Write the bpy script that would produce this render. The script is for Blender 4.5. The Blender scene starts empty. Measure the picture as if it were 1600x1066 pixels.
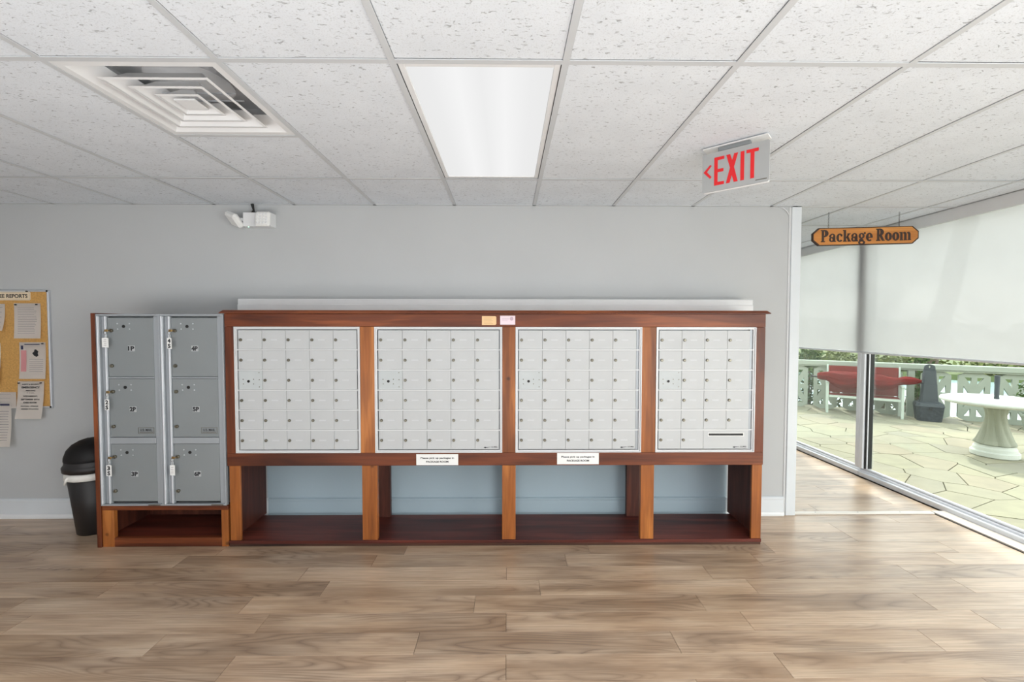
import bpy, bmesh, math, random
from mathutils import Vector, Matrix
random.seed(7)
PI = math.pi
C = bpy.context.scene.collection
SC = bpy.context.scene

# ------------------------------------------------------------------ camera
F_PX, CAM = 681.2, Vector((.406, -3.382, 1.4875))
YAW, PITCH, ROLL = -.0101, -.0329, -.001
RM = (Matrix.Rotation(YAW, 3, 'Z') @ Matrix.Rotation(PITCH, 3, 'X') @ Matrix.Rotation(ROLL, 3, 'Y'))
cd = bpy.data.cameras.new('camera'); cam = bpy.data.objects.new('camera', cd); C.objects.link(cam)
cd.sensor_width = 36; cd.lens = F_PX * 36 / 1600; cd.clip_start = .05; cd.clip_end = 500
r_, f_, u_ = RM.col[0], RM.col[1], RM.col[2]
M4 = Matrix(((r_[0], u_[0], -f_[0], CAM[0]), (r_[1], u_[1], -f_[1], CAM[1]), (r_[2], u_[2], -f_[2], CAM[2]), (0, 0, 0, 1)))
cam.matrix_world = M4
SC.camera = cam

# ------------------------------------------------------------------ world, sun, exposure
SC.view_settings.view_transform = 'Standard'; SC.view_settings.look = 'None'
SC.view_settings.gamma = 1; SC.view_settings.use_curve_mapping = False
SC.view_settings.exposure = 0.0
W = bpy.data.worlds.new('sky'); SC.world = W; W.use_nodes = True
nt = W.node_tree; nt.nodes.clear()
wo = nt.nodes.new('ShaderNodeOutputWorld'); bg = nt.nodes.new('ShaderNodeBackground')
tc = nt.nodes.new('ShaderNodeTexCoord'); sx = nt.nodes.new('ShaderNodeSeparateXYZ'); cr = nt.nodes.new('ShaderNodeValToRGB')
cr.color_ramp.elements[0].position = .0; cr.color_ramp.elements[0].color = (1, 1, .98, 1)
cr.color_ramp.elements[1].position = .9; cr.color_ramp.elements[1].color = (.80, .90, 1, 1)
nt.links.new(tc.outputs['Generated'], sx.inputs[0]); nt.links.new(sx.outputs['Z'], cr.inputs[0])
nt.links.new(cr.outputs[0], bg.inputs[0]); nt.links.new(bg.outputs[0], wo.inputs[0])
SKY = 3.7
bg.inputs[1].default_value = SKY
sl = bpy.data.lights.new('sun', 'SUN'); sl.energy = 4.0; sl.angle = .06; sl.color = (1, .97, .9)
so = bpy.data.objects.new('sun', sl); C.objects.link(so); so.location = (6, 5, 8)
so.rotation_euler = Vector((.15, .5, .65)).to_track_quat('Z', 'Y').to_euler()
FILL_LUM = 7.0      # luminance of the fill panels added in the unseen ceiling behind
def area(name, loc, direction, sx_, sy_, watts, col=(1, 1, 1)):
    l = bpy.data.lights.new(name, 'AREA'); l.shape = 'RECTANGLE'; l.size = sx_; l.size_y = sy_; l.energy = watts; l.color = col
    o = bpy.data.objects.new(name, l); C.objects.link(o); o.location = loc
    o.rotation_euler = Vector(direction).to_track_quat('-Z', 'Y').to_euler()
area('rear_window_fill', (3.75, -4.3, 1.25), (-1, .35, .12), 3.6, 2.0, 120, (1, 1, 1))  # added area lamp inside the room, stands in for rear window daylight
area('bounce_fill', (-.2, -4.6, .3), (0, .22, 1), 5.4, 2.2, 150, (.93, .97, 1))  # added upward area lamp, stands in for a bounced flash
PANEL = .86     # luminance of the panel in view

# ------------------------------------------------------------------ helpers
def ray(u, v):
    return RM @ Vector(((u - 800) / F_PX, 1, (533 - v) / F_PX))
def aty(u, v, y):
    d = ray(u, v); return CAM + d * ((y - CAM.y) / d.y)
def atx(u, v, x):
    d = ray(u, v); return CAM + d * ((x - CAM.x) / d.x)
def atz(u, v, z=0):
    d = ray(u, v); return CAM + d * ((z - CAM.z) / d.z)

ORG = {}
def obj(name, bm, mat, parent=None, origin=None, smooth=False):
    me = bpy.data.meshes.new(name)
    if isinstance(bm, bpy.types.Mesh):
        me = bm; me.name = name
    else:
        bmesh.ops.recalc_face_normals(bm, faces=bm.faces)
        bm.to_mesh(me); bm.free()
    vs = [v.co for v in me.vertices]
    if origin is None:
        lo = Vector([min(v[i] for v in vs) for i in range(3)]); hi = Vector([max(v[i] for v in vs) for i in range(3)])
        c = (lo + hi) / 2
    else:
        c = Vector(origin)
    me.transform(Matrix.Translation(-c))
    me.materials.clear(); me.materials.append(mat)
    if smooth:
        for p in me.polygons: p.use_smooth = True
    o = bpy.data.objects.new(name, me); C.objects.link(o)
    w = ORG.get(parent.name, Vector()) if parent else Vector()
    o.location = c - w
    ORG[o.name] = c.copy()
    if parent: o.parent = parent
    return o
def tag(o, label, cat, group=None):
    o['label'] = label; o['category'] = cat
    if group: o['group'] = group
    return o
def struct(o):
    o['kind'] = 'structure'; return o
def thing(name, label, cat, loc, rz=None, group=None):
    o = bpy.data.objects.new(name, None); C.objects.link(o); o.location = loc
    o.empty_display_size = .1
    if rz is not None:
        o.rotation_euler = (0, 0, rz); ORG[o.name] = Vector()
    else:
        ORG[o.name] = Vector(loc)
    return tag(o, label, cat, group)
def dup(o, parent, delta=(0, 0, 0)):
    c = o.copy(); C.objects.link(c); c.parent = parent
    c.location = o.location + Vector(delta)
    for ch in o.children: dup(ch, c)
    return c

def box(bm, x0, x1, y0, y1, z0, z1, bev=0):
    r = bmesh.ops.create_cube(bm, size=1)
    vs = r['verts']
    for v in vs:
        v.co = Vector((x0 + (v.co.x + .5) * (x1 - x0), y0 + (v.co.y + .5) * (y1 - y0), z0 + (v.co.z + .5) * (z1 - z0)))
    if bev:
        es = list({e for v in vs for e in v.link_edges})
        bmesh.ops.bevel(bm, geom=es, offset=bev, segments=1, affect='EDGES')
def B(x0, x1, y0, y1, z0, z1, bev=0):
    bm = bmesh.new(); box(bm, x0, x1, y0, y1, z0, z1, bev); return bm
def prism(bm, pts, fn, d0, d1):
    a = [bm.verts.new(fn(p[0], p[1], d0)) for p in pts]; b = [bm.verts.new(fn(p[0], p[1], d1)) for p in pts]
    n = len(pts)
    bm.faces.new(a); bm.faces.new(b[::-1])
    for i in range(n): bm.faces.new((a[i], b[i], b[(i + 1) % n], a[(i + 1) % n]))
XZ = lambda a, b, d: (a, d, b)      # outline in the x-z plane, depth along y
XY = lambda a, b, d: (a, b, d)
YZ = lambda a, b, d: (d, a, b)
def tube(bm, pts, r, n=8, caps=True):
    pts = [Vector(p) for p in pts]
    rs = r if isinstance(r, (list, tuple)) else [r] * len(pts)
    rings = []
    for i, p in enumerate(pts):
        d = (pts[min(i + 1, len(pts) - 1)] - pts[max(i - 1, 0)]).normalized()
        a = d.orthogonal().normalized() if i == 0 else (prev - d * prev.dot(d)).normalized()
        prev = a; b = d.cross(a)
        rings.append([bm.verts.new(p + (a * math.cos(2 * PI * k / n) + b * math.sin(2 * PI * k / n)) * rs[i]) for k in range(n)])
    for i in range(len(rings) - 1):
        for k in range(n): bm.faces.new((rings[i][k], rings[i][(k + 1) % n], rings[i + 1][(k + 1) % n], rings[i + 1][k]))
    if caps:
        bm.faces.new(rings[0][::-1]); bm.faces.new(rings[-1])
def lathe(bm, prof, c, n=32, mod=None):
    rings = []
    for r, z in prof:
        rings.append([bm.verts.new((c[0] + (r * (mod(k / n, z) if mod else 1)) * math.cos(2 * PI * k / n), c[1] + (r * (mod(k / n, z) if mod else 1)) * math.sin(2 * PI * k / n), c[2] + z)) for k in range(n)])
    for i in range(len(rings) - 1):
        for k in range(n): bm.faces.new((rings[i][k], rings[i][(k + 1) % n], rings[i + 1][(k + 1) % n], rings[i + 1][k]))
    bm.faces.new(rings[0][::-1]); bm.faces.new(rings[-1])
def frame(bm, x0, x1, z0, z1, w, y0, y1, bev=0):
    box(bm, x0, x0 + w, y0, y1, z0, z1, bev); box(bm, x1 - w, x1, y0, y1, z0, z1, bev)
    box(bm, x0 + w, x1 - w, y0, y1, z1 - w, z1, bev); box(bm, x0 + w, x1 - w, y0, y1, z0, z0 + w, bev)
def text_mesh(s, height, width=None, bold=0, ext=.0006, loc=(0, 0, 0), align='CENTER', spacing=1.0, line=1.0):
    """lettering in the x-z plane, facing -y"""
    cu = bpy.data.curves.new('t', 'FONT'); cu.body = s; cu.size = 1; cu.offset = bold; cu.extrude = 0
    cu.align_x = align; cu.resolution_u = 3; cu.space_character = spacing; cu.space_line = line
    o = bpy.data.objects.new('t', cu); C.objects.link(o)
    dg = bpy.context.evaluated_depsgraph_get()
    me = bpy.data.meshes.new_from_object(o.evaluated_get(dg)); bpy.data.objects.remove(o); bpy.data.curves.remove(cu)
    xs = [v.co.x for v in me.vertices]; ys = [v.co.y for v in me.vertices]
    sx_ = (width / (max(xs) - min(xs))) if width else height / (max(ys) - min(ys)); sy_ = height / (max(ys) - min(ys))
    cx, cy = (max(xs) + min(xs)) / 2, (max(ys) + min(ys)) / 2
    for v in me.vertices:
        v.co = Vector((loc[0] + (v.co.x - cx) * sx_, loc[1], loc[2] + (v.co.y - cy) * sy_))
    return me
def shape2d(outer, holes, ext):
    """flat plate with holes in its local x-z plane (thickness along y), through a filled 2D curve"""
    cu = bpy.data.curves.new('s', 'CURVE'); cu.dimensions = '2D'; cu.fill_mode = 'BOTH'; cu.extrude = ext
    for pts in [outer] + holes:
        sp = cu.splines.new('POLY'); sp.points.add(len(pts) - 1); sp.use_cyclic_u = True
        for i, p in enumerate(pts): sp.points[i].co = (p[0], p[1], 0, 1)
    o = bpy.data.objects.new('s', cu); C.objects.link(o)
    dg = bpy.context.evaluated_depsgraph_get()
    me = bpy.data.meshes.new_from_object(o.evaluated_get(dg)); bpy.data.objects.remove(o); bpy.data.curves.remove(cu)
    me.transform(Matrix(((1, 0, 0, 0), (0, 0, -1, 0), (0, 1, 0, 0), (0, 0, 0, 1))))
    return me

# ------------------------------------------------------------------ materials
def srgb(r, g, b):
    f = lambda c: (c / 255 / 12.92) if c <= 10.3 else ((c / 255 + .055) / 1.055) ** 2.4
    return (f(r), f(g), f(b), 1)
class NT:
    def __init__(s, name):
        s.m = bpy.data.materials.new(name); s.m.use_nodes = True; s.t = s.m.node_tree; s.n = s.t.nodes
        s.p = s.n['Principled BSDF']
    def add(s, typ, **kw):
        n = s.n.new(typ)
        for k, v in kw.items():
            if k.startswith('i_'):
                n.inputs[k[2:].replace('_', ' ')].default_value = v
            else: setattr(n, k, v)
        return n
    def link(s, a, b): s.t.links.new(a, b)
    def ramp(s, src, stops):
        r = s.n.new('ShaderNodeValToRGB'); e = r.color_ramp.elements
        e[0].position, e[0].color = stops[0]; e[1].position, e[1].color = stops[-1]
        for p, c in stops[1:-1]:
            k = e.new(p); k.color = c
        s.link(src, r.inputs[0]); return r.outputs[0]
    def mix(s, a, b, fac, mode='MIX'):
        m = s.n.new('ShaderNodeMix'); m.data_type = 'RGBA'; m.blend_type = mode
        for i, x in ((0, fac), (6, a), (7, b)):
            if hasattr(x, 'links'): s.link(x, m.inputs[i])
            else: m.inputs[i].default_value = x
        return m.outputs[2]
    def coords(s, scale, rnd=True):
        t = s.add('ShaderNodeTexCoord'); mp = s.add('ShaderNodeMapping'); mp.inputs['Scale'].default_value = scale
        if rnd:
            oi = s.add('ShaderNodeObjectInfo'); mu = s.add('ShaderNodeMath', operation='MULTIPLY'); mu.inputs[1].default_value = 37
            s.link(oi.outputs['Random'], mu.inputs[0])
            va = s.add('ShaderNodeVectorMath', operation='ADD'); s.link(t.outputs['Object'], va.inputs[0]); s.link(mu.outputs[0], va.inputs[1])
            s.link(va.outputs[0], mp.inputs[0]); s.rnd = oi.outputs['Random']
        else: s.link(t.outputs['Object'], mp.inputs[0])
        return mp.outputs[0]
    def noise(s, vec, scale, detail=3, rough=.5, dist=0):
        n = s.add('ShaderNodeTexNoise', i_Scale=scale, i_Detail=detail, i_Roughness=rough, i_Distortion=dist)
        s.link(vec, n.inputs['Vector']); return n.outputs['Fac']
    def math(s, op, a, b=0.0):
        m = s.add('ShaderNodeMath', operation=op)
        for i, x in ((0, a), (1, b)):
            if hasattr(x, 'links'): s.link(x, m.inputs[i])
            else: m.inputs[i].default_value = x
        return m.outputs[0]
    def bump(s, h, strength=.2, dist=.01):
        b = s.add('ShaderNodeBump', i_Strength=strength, i_Distance=dist); s.link(h, b.inputs['Height']); s.link(b.outputs[0], s.p.inputs['Normal'])
def plain(name, col, rough=.6, metal=0, var=.06, vs=8, bump=0, spec=.5):
    N = NT(name); v = N.coords((1, 1, 1)); n = N.noise(v, vs, 4)
    d = tuple(c * (1 - var) for c in col[:3]) + (1,); l = tuple(min(1, c * (1 + var)) for c in col[:3]) + (1,)
    N.link(N.ramp(n, [(.3, d), (.7, l)]), N.p.inputs['Base Color'])
    N.p.inputs['Roughness'].default_value = rough; N.p.inputs['Metallic'].default_value = metal
    N.p.inputs['Specular IOR Level'].default_value = spec
    if bump: N.bump(N.noise(v, 150, 2), bump, .002)
    return N.m
def wood(name, dark, mid, light, axis, rough=.4, rings=9, knots=True, spec=.4):
    N = NT(name); sc = [9, 9, 9]; sc['xyz'.index(axis)] = .9
    v = N.coords(tuple(sc)); big = N.noise(v, 1.0, 3, .55, .4)
    ring = N.math('SINE', N.math('MULTIPLY', big, rings * 6.28))
    sc2 = [60, 60, 60]; sc2['xyz'.index(axis)] = 2.5
    v2 = N.coords(tuple(sc2)); fine = N.noise(v2, 1.0, 4, .6)
    base = N.ramp(big, [(.3, dark), (.5, mid), (.72, light)])
    c = N.mix(base, N.mix(base, dark, .7), N.math('MULTIPLY', N.math('MAXIMUM', ring, 0.0), .35))
    c = N.mix(c, dark, N.math('MULTIPLY', N.ramp(fine, [(.38, (1, 1, 1, 1)), (.62, (0, 0, 0, 1))]), .38))
    if knots:
        v3 = N.coords((6, 6, 6)); vo = N.add('ShaderNodeTexVoronoi', i_Scale=1.1); N.link(v3, vo.inputs['Vector'])
        k = N.ramp(vo.outputs['Distance'], [(.05, (1, 1, 1, 1)), (.12, (0, 0, 0, 1))])
        c = N.mix(c, tuple(x * .35 for x in dark[:3]) + (1,), N.math('MULTIPLY', k, .8))
    N.link(c, N.p.inputs['Base Color']); N.p.inputs['Roughness'].default_value = rough
    N.p.inputs['Specular IOR Level'].default_value = spec
    N.bump(fine, .12, .002); return N.m
m_wallb = plain('older blue wall paint', srgb(164, 182, 192), .7, var=.02, vs=2, bump=.15)
m_wall = plain('wall paint', srgb(184, 186, 187), .75, var=.02, vs=2, bump=.15)
m_trim = plain('trim paint', srgb(214, 219, 223), .35, var=.015)
m_white = plain('white paint', srgb(224, 225, 226), .4, var=.02)
m_metalw = plain('mailbox metal', srgb(186, 188, 189), .5, metal=0, var=.02, vs=4)
m_metalfr = plain('mailbox frame metal', srgb(208, 209, 210), .4, metal=.1, var=.02)
m_panel = plain('master lock panel metal', srgb(184, 189, 190), .5, metal=0, var=.03)
m_locker = plain('locker metal', srgb(134, 139, 141), .45, metal=.1, var=.03, vs=3)
m_lockerfr = plain('locker frame metal', srgb(158, 163, 168), .38, metal=.2, var=.03, vs=3)
m_chrome = plain('aluminium', srgb(196, 199, 204), .42, metal=.4, var=.03)
m_alu = plain('window frame aluminium', srgb(222, 224, 230), .3, metal=.15, var=.03)
m_lock = plain('lock metal', srgb(120, 116, 104), .35, metal=.8, var=.15, vs=60)
m_brass = plain('brass', srgb(170, 140, 90), .35, metal=.9, var=.1)
m_black = plain('black', srgb(14, 14, 15), .5)
m_rubber = plain('black gasket', srgb(18, 18, 18), .6)
m_bin = plain('black bin plastic', srgb(30, 26, 26), .42, var=.08, bump=.1)
m_liner = plain('bin liner plastic', srgb(228, 226, 220), .4, var=.05, vs=30)
m_paper = plain('paper', srgb(240, 233, 226), .8, var=.02, spec=.2)
m_label = plain('white label', srgb(232, 232, 230), .5, var=.02)
m_labelf = plain('engraved number label', srgb(196, 198, 200), .5, var=.02)
m_ink = plain('ink', srgb(34, 34, 38), .7)
m_inkg = plain('pale ink', srgb(168, 160, 162), .8)
m_red = plain('exit red', srgb(222, 32, 38), .45, var=.03)
m_exit = plain('exit sign face', srgb(168, 170, 170), .35, var=.02)
m_pinkp = plain('pink print', srgb(205, 140, 142), .8)
m_navy = plain('navy print', srgb(50, 52, 80), .8)
m_manila = plain('manila note', srgb(232, 196, 150), .8, var=.05)
m_pinkn = plain('pale pink note', srgb(230, 212, 220), .8, var=.03)
m_cork = plain('cork', srgb(196, 150, 84), .85, var=.16, vs=90, bump=.3)
m_chain = plain('chain metal', srgb(120, 120, 122), .4, metal=.7)
m_dkedge = plain('sign dark routed edge', srgb(58, 40, 32), .6)
m_conc = plain('painted concrete', srgb(146, 154, 140), .8, var=.05, vs=5, bump=.3)
m_concl = plain('white cast concrete', srgb(196, 200, 190), .7, var=.05, vs=8, bump=.3)
m_ped = plain('pedestal concrete', srgb(146, 149, 132), .8, var=.06, vs=8, bump=.3)
m_umb = plain('grey umbrella base plastic', srgb(66, 71, 74), .6, var=.08, vs=12, spec=.2)
m_umbs = plain('dark grey umbrella base rock', srgb(58, 62, 66), .7, var=.4, vs=35, bump=.4, spec=.15)
m_cloth = plain('red umbrella canvas', srgb(98, 11, 13), .8, var=.25, vs=6, spec=.12)
m_sling = plain('red sling fabric', srgb(112, 34, 32), .8, var=.1, vs=30, spec=.12)
m_chairw = plain('white chair resin', srgb(178, 190, 178), .45, var=.03)
m_leaf = plain('leaf', srgb(66, 88, 42), .6, var=.45, vs=7, spec=.2)
m_leaf2 = plain('olive leaf', srgb(96, 104, 52), .6, var=.4, vs=7)
m_stem = plain('stem', srgb(104, 86, 66), .8, var=.2)
m_trunk = plain('palm trunk bark', srgb(84, 72, 60), .9, var=.3, vs=9, bump=.5)
m_flower = plain('red petals', srgb(170, 30, 50), .6)
m_terra = plain('terracotta', srgb(150, 90, 66), .8)
m_soil = plain('ground under the paving', srgb(116, 112, 95), .9, var=.1)
m_grass = plain('far bank grass', srgb(92, 104, 62), .9, var=.2, vs=2)
m_duct = plain('duct metal', srgb(226, 227, 229), .45, metal=.4, var=.15, vs=6)
m_grid = plain('ceiling grid steel', srgb(196, 199, 202), .45, var=.02)
m_threshold = plain('threshold strip', srgb(214, 206, 196), .35, var=.04)
m_sub = plain('subfloor', srgb(60, 50, 42), .9)
m_far = plain('render wall', srgb(205, 207, 208), .8, var=.02)

RD, RMi, RL = srgb(66, 30, 17), srgb(116, 58, 30), srgb(158, 88, 46)
m_wx = wood('reddish cedar, grain along x', RD, RMi, RL, 'x', rings=6, knots=False)
m_wz = wood('golden cedar, grain upright', srgb(104, 56, 26), srgb(164, 96, 44), srgb(196, 126, 64), 'z', rings=6)
m_wzr = wood('reddish cedar, grain upright', RD, RMi, RL, 'z', rings=6, knots=False)
m_wdk = wood('dark mahogany stained ply', srgb(54, 22, 18), srgb(98, 44, 34), srgb(132, 66, 52), 'x', rough=.42, rings=7, knots=False)
m_wdy = wood('dark mahogany stained side', srgb(48, 22, 16), srgb(84, 42, 30), srgb(112, 62, 44), 'z', rough=.5, rings=7, knots=False)
m_pine = wood('varnished sign pine', srgb(180, 112, 52), srgb(214, 148, 78), srgb(230, 172, 104), 'x', rings=5, knots=False)
m_plinth = wood('worn plinth board', srgb(40, 24, 18), srgb(84, 52, 38), srgb(120, 92, 70), 'x', rough=.6, rings=4, knots=False)

def floor_mat():
    N = NT('weathered oak vinyl plank')
    v = N.coords((.5, 4.5, 1)); big = N.noise(v, 1.5, 1.2, .4, .35)
    ring = N.math('POWER', N.math('ABSOLUTE', N.math('SINE', N.math('MULTIPLY', big, 70))), .6)
    mask = N.ramp(N.noise(N.coords((.8, 3.0, 1)), 1.9, 1.5), [(.47, (0, 0, 0, 1)), (.62, (1, 1, 1, 1))])
    fine = N.noise(N.coords((3.0, 120, 1)), 1.0, 4, .6)
    tone = N.noise(N.coords((.9, 6, 1)), 1.5, 4, .6)
    A, Bc, D = srgb(168, 138, 110), srgb(198, 170, 142), srgb(218, 194, 168)
    base = N.ramp(tone, [(.3, A), (.5, Bc), (.7, D)])
    dk = srgb(118, 93, 74)
    c = N.mix(base, dk, N.math('MULTIPLY', N.math('MULTIPLY', N.math('SUBTRACT', 1.0, ring), mask), .85))
    c = N.mix(c, srgb(138, 112, 90), N.math('MULTIPLY', mask, .35))
    c = N.mix(c, dk, N.math('MULTIPLY', N.ramp(fine, [(.36, (1, 1, 1, 1)), (.6, (0, 0, 0, 1))]), .34))
    smoke = N.ramp(N.noise(N.coords((.9, 4.5, 1)), 2.3, 4, .6), [(.58, (0, 0, 0, 1)), (.78, (1, 1, 1, 1))])
    c = N.mix(c, srgb(110, 88, 72), N.math('MULTIPLY', smoke, .55))
    rv = N.ramp(N.rnd, [(0, (.84, .84, .84, 1)), (1, (1.0, 1.0, 1.0, 1))])
    c = N.mix(c, rv, 1.0, 'MULTIPLY')
    N.link(c, N.p.inputs['Base Color']); N.p.inputs['Roughness'].default_value = .3
    N.p.inputs['Specular IOR Level'].default_value = .7
    N.bump(fine, .08, .001); return N.m
m_plank = floor_mat()

def tile_mat():
    N = NT('fissured mineral fibre tile')
    v = N.coords((1, 1, 1)); w = N.coords((48, 100, 1))
    f1 = N.ramp(N.noise(w, 1.0, 2, .5, .8), [(.29, (1, 1, 1, 1)), (.38, (0, 0, 0, 1))])
    f2 = N.ramp(N.noise(N.coords((200, 240, 1)), 1.0, 2), [(.3, (1, 1, 1, 1)), (.45, (0, 0, 0, 1))])
    base = N.ramp(N.noise(v, 6, 2), [(.3, srgb(216, 221, 227)), (.7, srgb(222, 227, 233))])
    c = N.mix(base, srgb(112, 114, 116), N.math('MULTIPLY', f1, .6)); c = N.mix(c, srgb(184, 186, 188), N.math('MULTIPLY', f2, .4))
    N.link(c, N.p.inputs['Base Color']); N.p.inputs['Roughness'].default_value = .9; N.p.inputs['Specular IOR Level'].default_value = .2
    h = N.math('MULTIPLY', N.math('ADD', f1, N.math('MULTIPLY', f2, .4)), -1.0)
    N.bump(h, .35, .003); return N.m
m_tile = tile_mat()

def stone_mat():
    N = NT('pale flagstone')
    v = N.coords((1, 1, 1)); n = N.noise(v, 5, 5, .6)
    hue = N.ramp(N.rnd, [(0, srgb(146, 136, 114)), (.35, srgb(140, 138, 114)), (.7, srgb(147, 142, 116)), (1, srgb(136, 132, 114))])
    c = N.mix(hue, srgb(116, 112, 96), N.math('MULTIPLY', N.ramp(n, [(.4, (0, 0, 0, 1)), (.75, (1, 1, 1, 1))]), .5))
    N.link(c, N.p.inputs['Base Color']); N.p.inputs['Roughness'].default_value = .75; N.bump(n, .3, .01); return N.m
m_stone = stone_mat()

def glass_mat():
    N = NT('window glass'); N.n.remove(N.p)
    tr = N.add('ShaderNodeBsdfTransparent'); tr.inputs[0].default_value = (.95, .965, .94, 1)
    gl = N.add('ShaderNodeBsdfGlossy', i_Roughness=.02); gl.inputs[0].default_value = (.9, .95, .92, 1)
    fr = N.add('ShaderNodeFresnel', i_IOR=1.35); mx = N.add('ShaderNodeMixShader')
    N.link(N.math('MULTIPLY', fr.outputs[0], .22), mx.inputs[0]); N.link(tr.outputs[0], mx.inputs[1]); N.link(gl.outputs[0], mx.inputs[2])
    N.link(mx.outputs[0], N.n['Material Output'].inputs[0]); return N.m
m_glass = glass_mat()
def shade_mat():
    N = NT('white mesh shade fabric'); N.n.remove(N.p)
    tr = N.add('ShaderNodeBsdfTransparent'); tl = N.add('ShaderNodeBsdfTranslucent'); df = N.add('ShaderNodeBsdfDiffuse')
    v = N.coords((1, 1, 1), False); n = N.noise(v, 3, 2)
    col = N.ramp(n, [(.3, (.68, .675, .675, 1)), (.7, (.71, .705, .705, 1))])
    N.link(col, tl.inputs[0]); N.link(col, df.inputs[0])
    m1 = N.add('ShaderNodeMixShader'); m1.inputs[0].default_value = .72
    N.link(df.outputs[0], m1.inputs[1]); N.link(tl.outputs[0], m1.inputs[2])
    m2 = N.add('ShaderNodeMixShader'); m2.inputs[0].default_value = .145
    N.link(m1.outputs[0], m2.inputs[1]); N.link(tr.outputs[0], m2.inputs[2])
    N.link(m2.outputs[0], N.n['Material Output'].inputs[0]); return N.m
m_shade = shade_mat()
def emit_mat(name, strength, bands=True):
    N = NT(name); N.n.remove(N.p); e = N.add('ShaderNodeEmission', i_Strength=strength)
    if bands:   # the two tubes show through the prismatic lens
        t = N.add('ShaderNodeTexCoord'); s = N.add('ShaderNodeSeparateXYZ'); N.link(t.outputs['Object'], s.inputs[0])
        a = N.math('ABSOLUTE', N.math('SUBTRACT', N.math('ABSOLUTE', s.outputs['X']), .09))
        c = N.ramp(a, [(0.0, (1.06, 1.06, 1.06, 1)), (.10, (.985, .985, .985, 1)), (.2, (.96, .96, .955, 1))])
        N.link(c, e.inputs[0])
    N.link(e.outputs[0], N.n['Material Output'].inputs[0]); return N.m
m_lens = emit_mat('lit prismatic lens', PANEL)
m_lensfill = emit_mat('fill panel lens', FILL_LUM, False)  # glow of the added fill panels
m_led = emit_mat('green led', 2.5, False); m_led.node_tree.nodes['Emission'].inputs[0].default_value = (.5, 1, .7, 1)
N = NT('sea water'); N.p.inputs['Base Color'].default_value = srgb(170, 196, 196); N.p.inputs['Roughness'].default_value = .12
N.bump(N.noise(N.coords((1, 2.5, 1), False), 4, 3), .3, .03); m_sea = N.m

# ------------------------------------------------------------------ room shell
CZ = 2.415                     # ceiling height
XW = 3.92                      # inner face of the glazed wall
T = .61
XL, YF, YB, XD = -4.9, -6.7, 0.0, 2.675
fl = struct(obj('floor', B(XL, XW + .1, YF, 2.5, -.12, -.009), m_sub))
PWD, PLN = .145, 1.22
def plank_mesh(L, Wd=PWD):
    bm = B(-L / 2 + .0008, L / 2 - .0008, -Wd / 2 + .0006, Wd / 2 - .0006, -.008, 0, .0006)
    me = bpy.data.meshes.new('floor_plank'); bm.to_mesh(me); bm.free(); me.materials.append(m_plank); return me
full = plank_mesh(PLN); cache = {}
def plank(x0, x1, y):
    L = round(x1 - x0, 3)
    if abs(L - PLN) < .002: me = full
    else:
        me = cache.get(L) or plank_mesh(L); cache[L] = me
    o = bpy.data.objects.new('floor_plank', me); C.objects.link(o); o.parent = fl
    o.location = Vector(((x0 + x1) / 2, y, 0)) - ORG[fl.name]
def planks(xa, xb, ya, n, seed):
    rr = random.Random(seed)
    for k in range(n):
        y = ya - PWD * (k + .5); x = xa - rr.choice((0, .25, .42, .61, .8, .97, 1.1))
        while x < xb:
            a, b = max(x, xa), min(x + PLN, xb)
            if b - a > .03: plank(a, b, y)
            x += PLN
planks(XL, 3.80, 0.0, 23, 3)
planks(XD, XW - .02, .06 + PWD * 16, 16, 5)
# the rest of the floor, behind the camera, is the same vinyl laid as one sheet
o = obj('floor_sheet', B(XL, 3.80, YF, -PWD * 23 - .001, -.0085, 0), m_plank, fl)
o = obj('floor_sheet', B(XL, XD - .3, .2, 2.4, -.0085, 0), m_plank, fl)

wb = struct(obj('wall_back', B(XL, 2.60, 0, .12, 0, CZ + .3), m_wall))
struct(obj('wall_left', B(XL - .1, XL, YF, .12, 0, CZ + .3), m_wall))
struct(obj('wall_front', B(XL, XW, YF - .1, YF, 0, CZ + .3), m_wall))
struct(obj('wall_package_room_left', B(XD - .075, XD - .001, .121, 2.4, 0, CZ + .3), m_far))
struct(obj('wall_package_room_back', B(XD - .075, XW + .1, 2.4, 2.5, 0, CZ + .3), m_far))
struct(obj('trim_1', B(2.600, XD, -.012, .12, 0, CZ - .002, .002), m_trim))       # jamb of the opening
struct(obj('trim_2', B(2.582, 2.5995, -.004, -.0005, 0, CZ - .002), m_far))
# baseboard: flat board, cap and shoe moulding
CLX, CRX = aty(352.5, 610, -.465).x, aty(1194.5, 610, -.465).x
def baseboard(name, a, b, mt, ms):
    bm = bmesh.new()
    prism(bm, [(-.0015, 0.03), (-.014, .03), (-.014, .128), (-.017, .132), (-.017, .143), (-.006, .150), (-.0015, .150)], YZ, a, b)
    bb = struct(obj(name, bm, mt))
    bm = bmesh.new(); prism(bm, [(-.0015, 0), (-.024, 0), (-.024, .012), (-.019, .024), (-.0145, .0295), (-.0015, .0295)], YZ, a, b)
    obj('shoe_moulding', bm, ms, bb)
baseboard('baseboard_back', XL, CLX + .02, m_trim, m_white)
baseboard('baseboard_back_painted', CLX + .0205, CRX - .0205, m_wallb, m_wallb)
baseboard('baseboard_back', CRX - .02, 2.581, m_trim, m_white)
struct(obj('wall_back_painted_patch', B(CLX + .01, CRX - .01, -.0012, -.0002, .0, 1.3), m_wallb))

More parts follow.
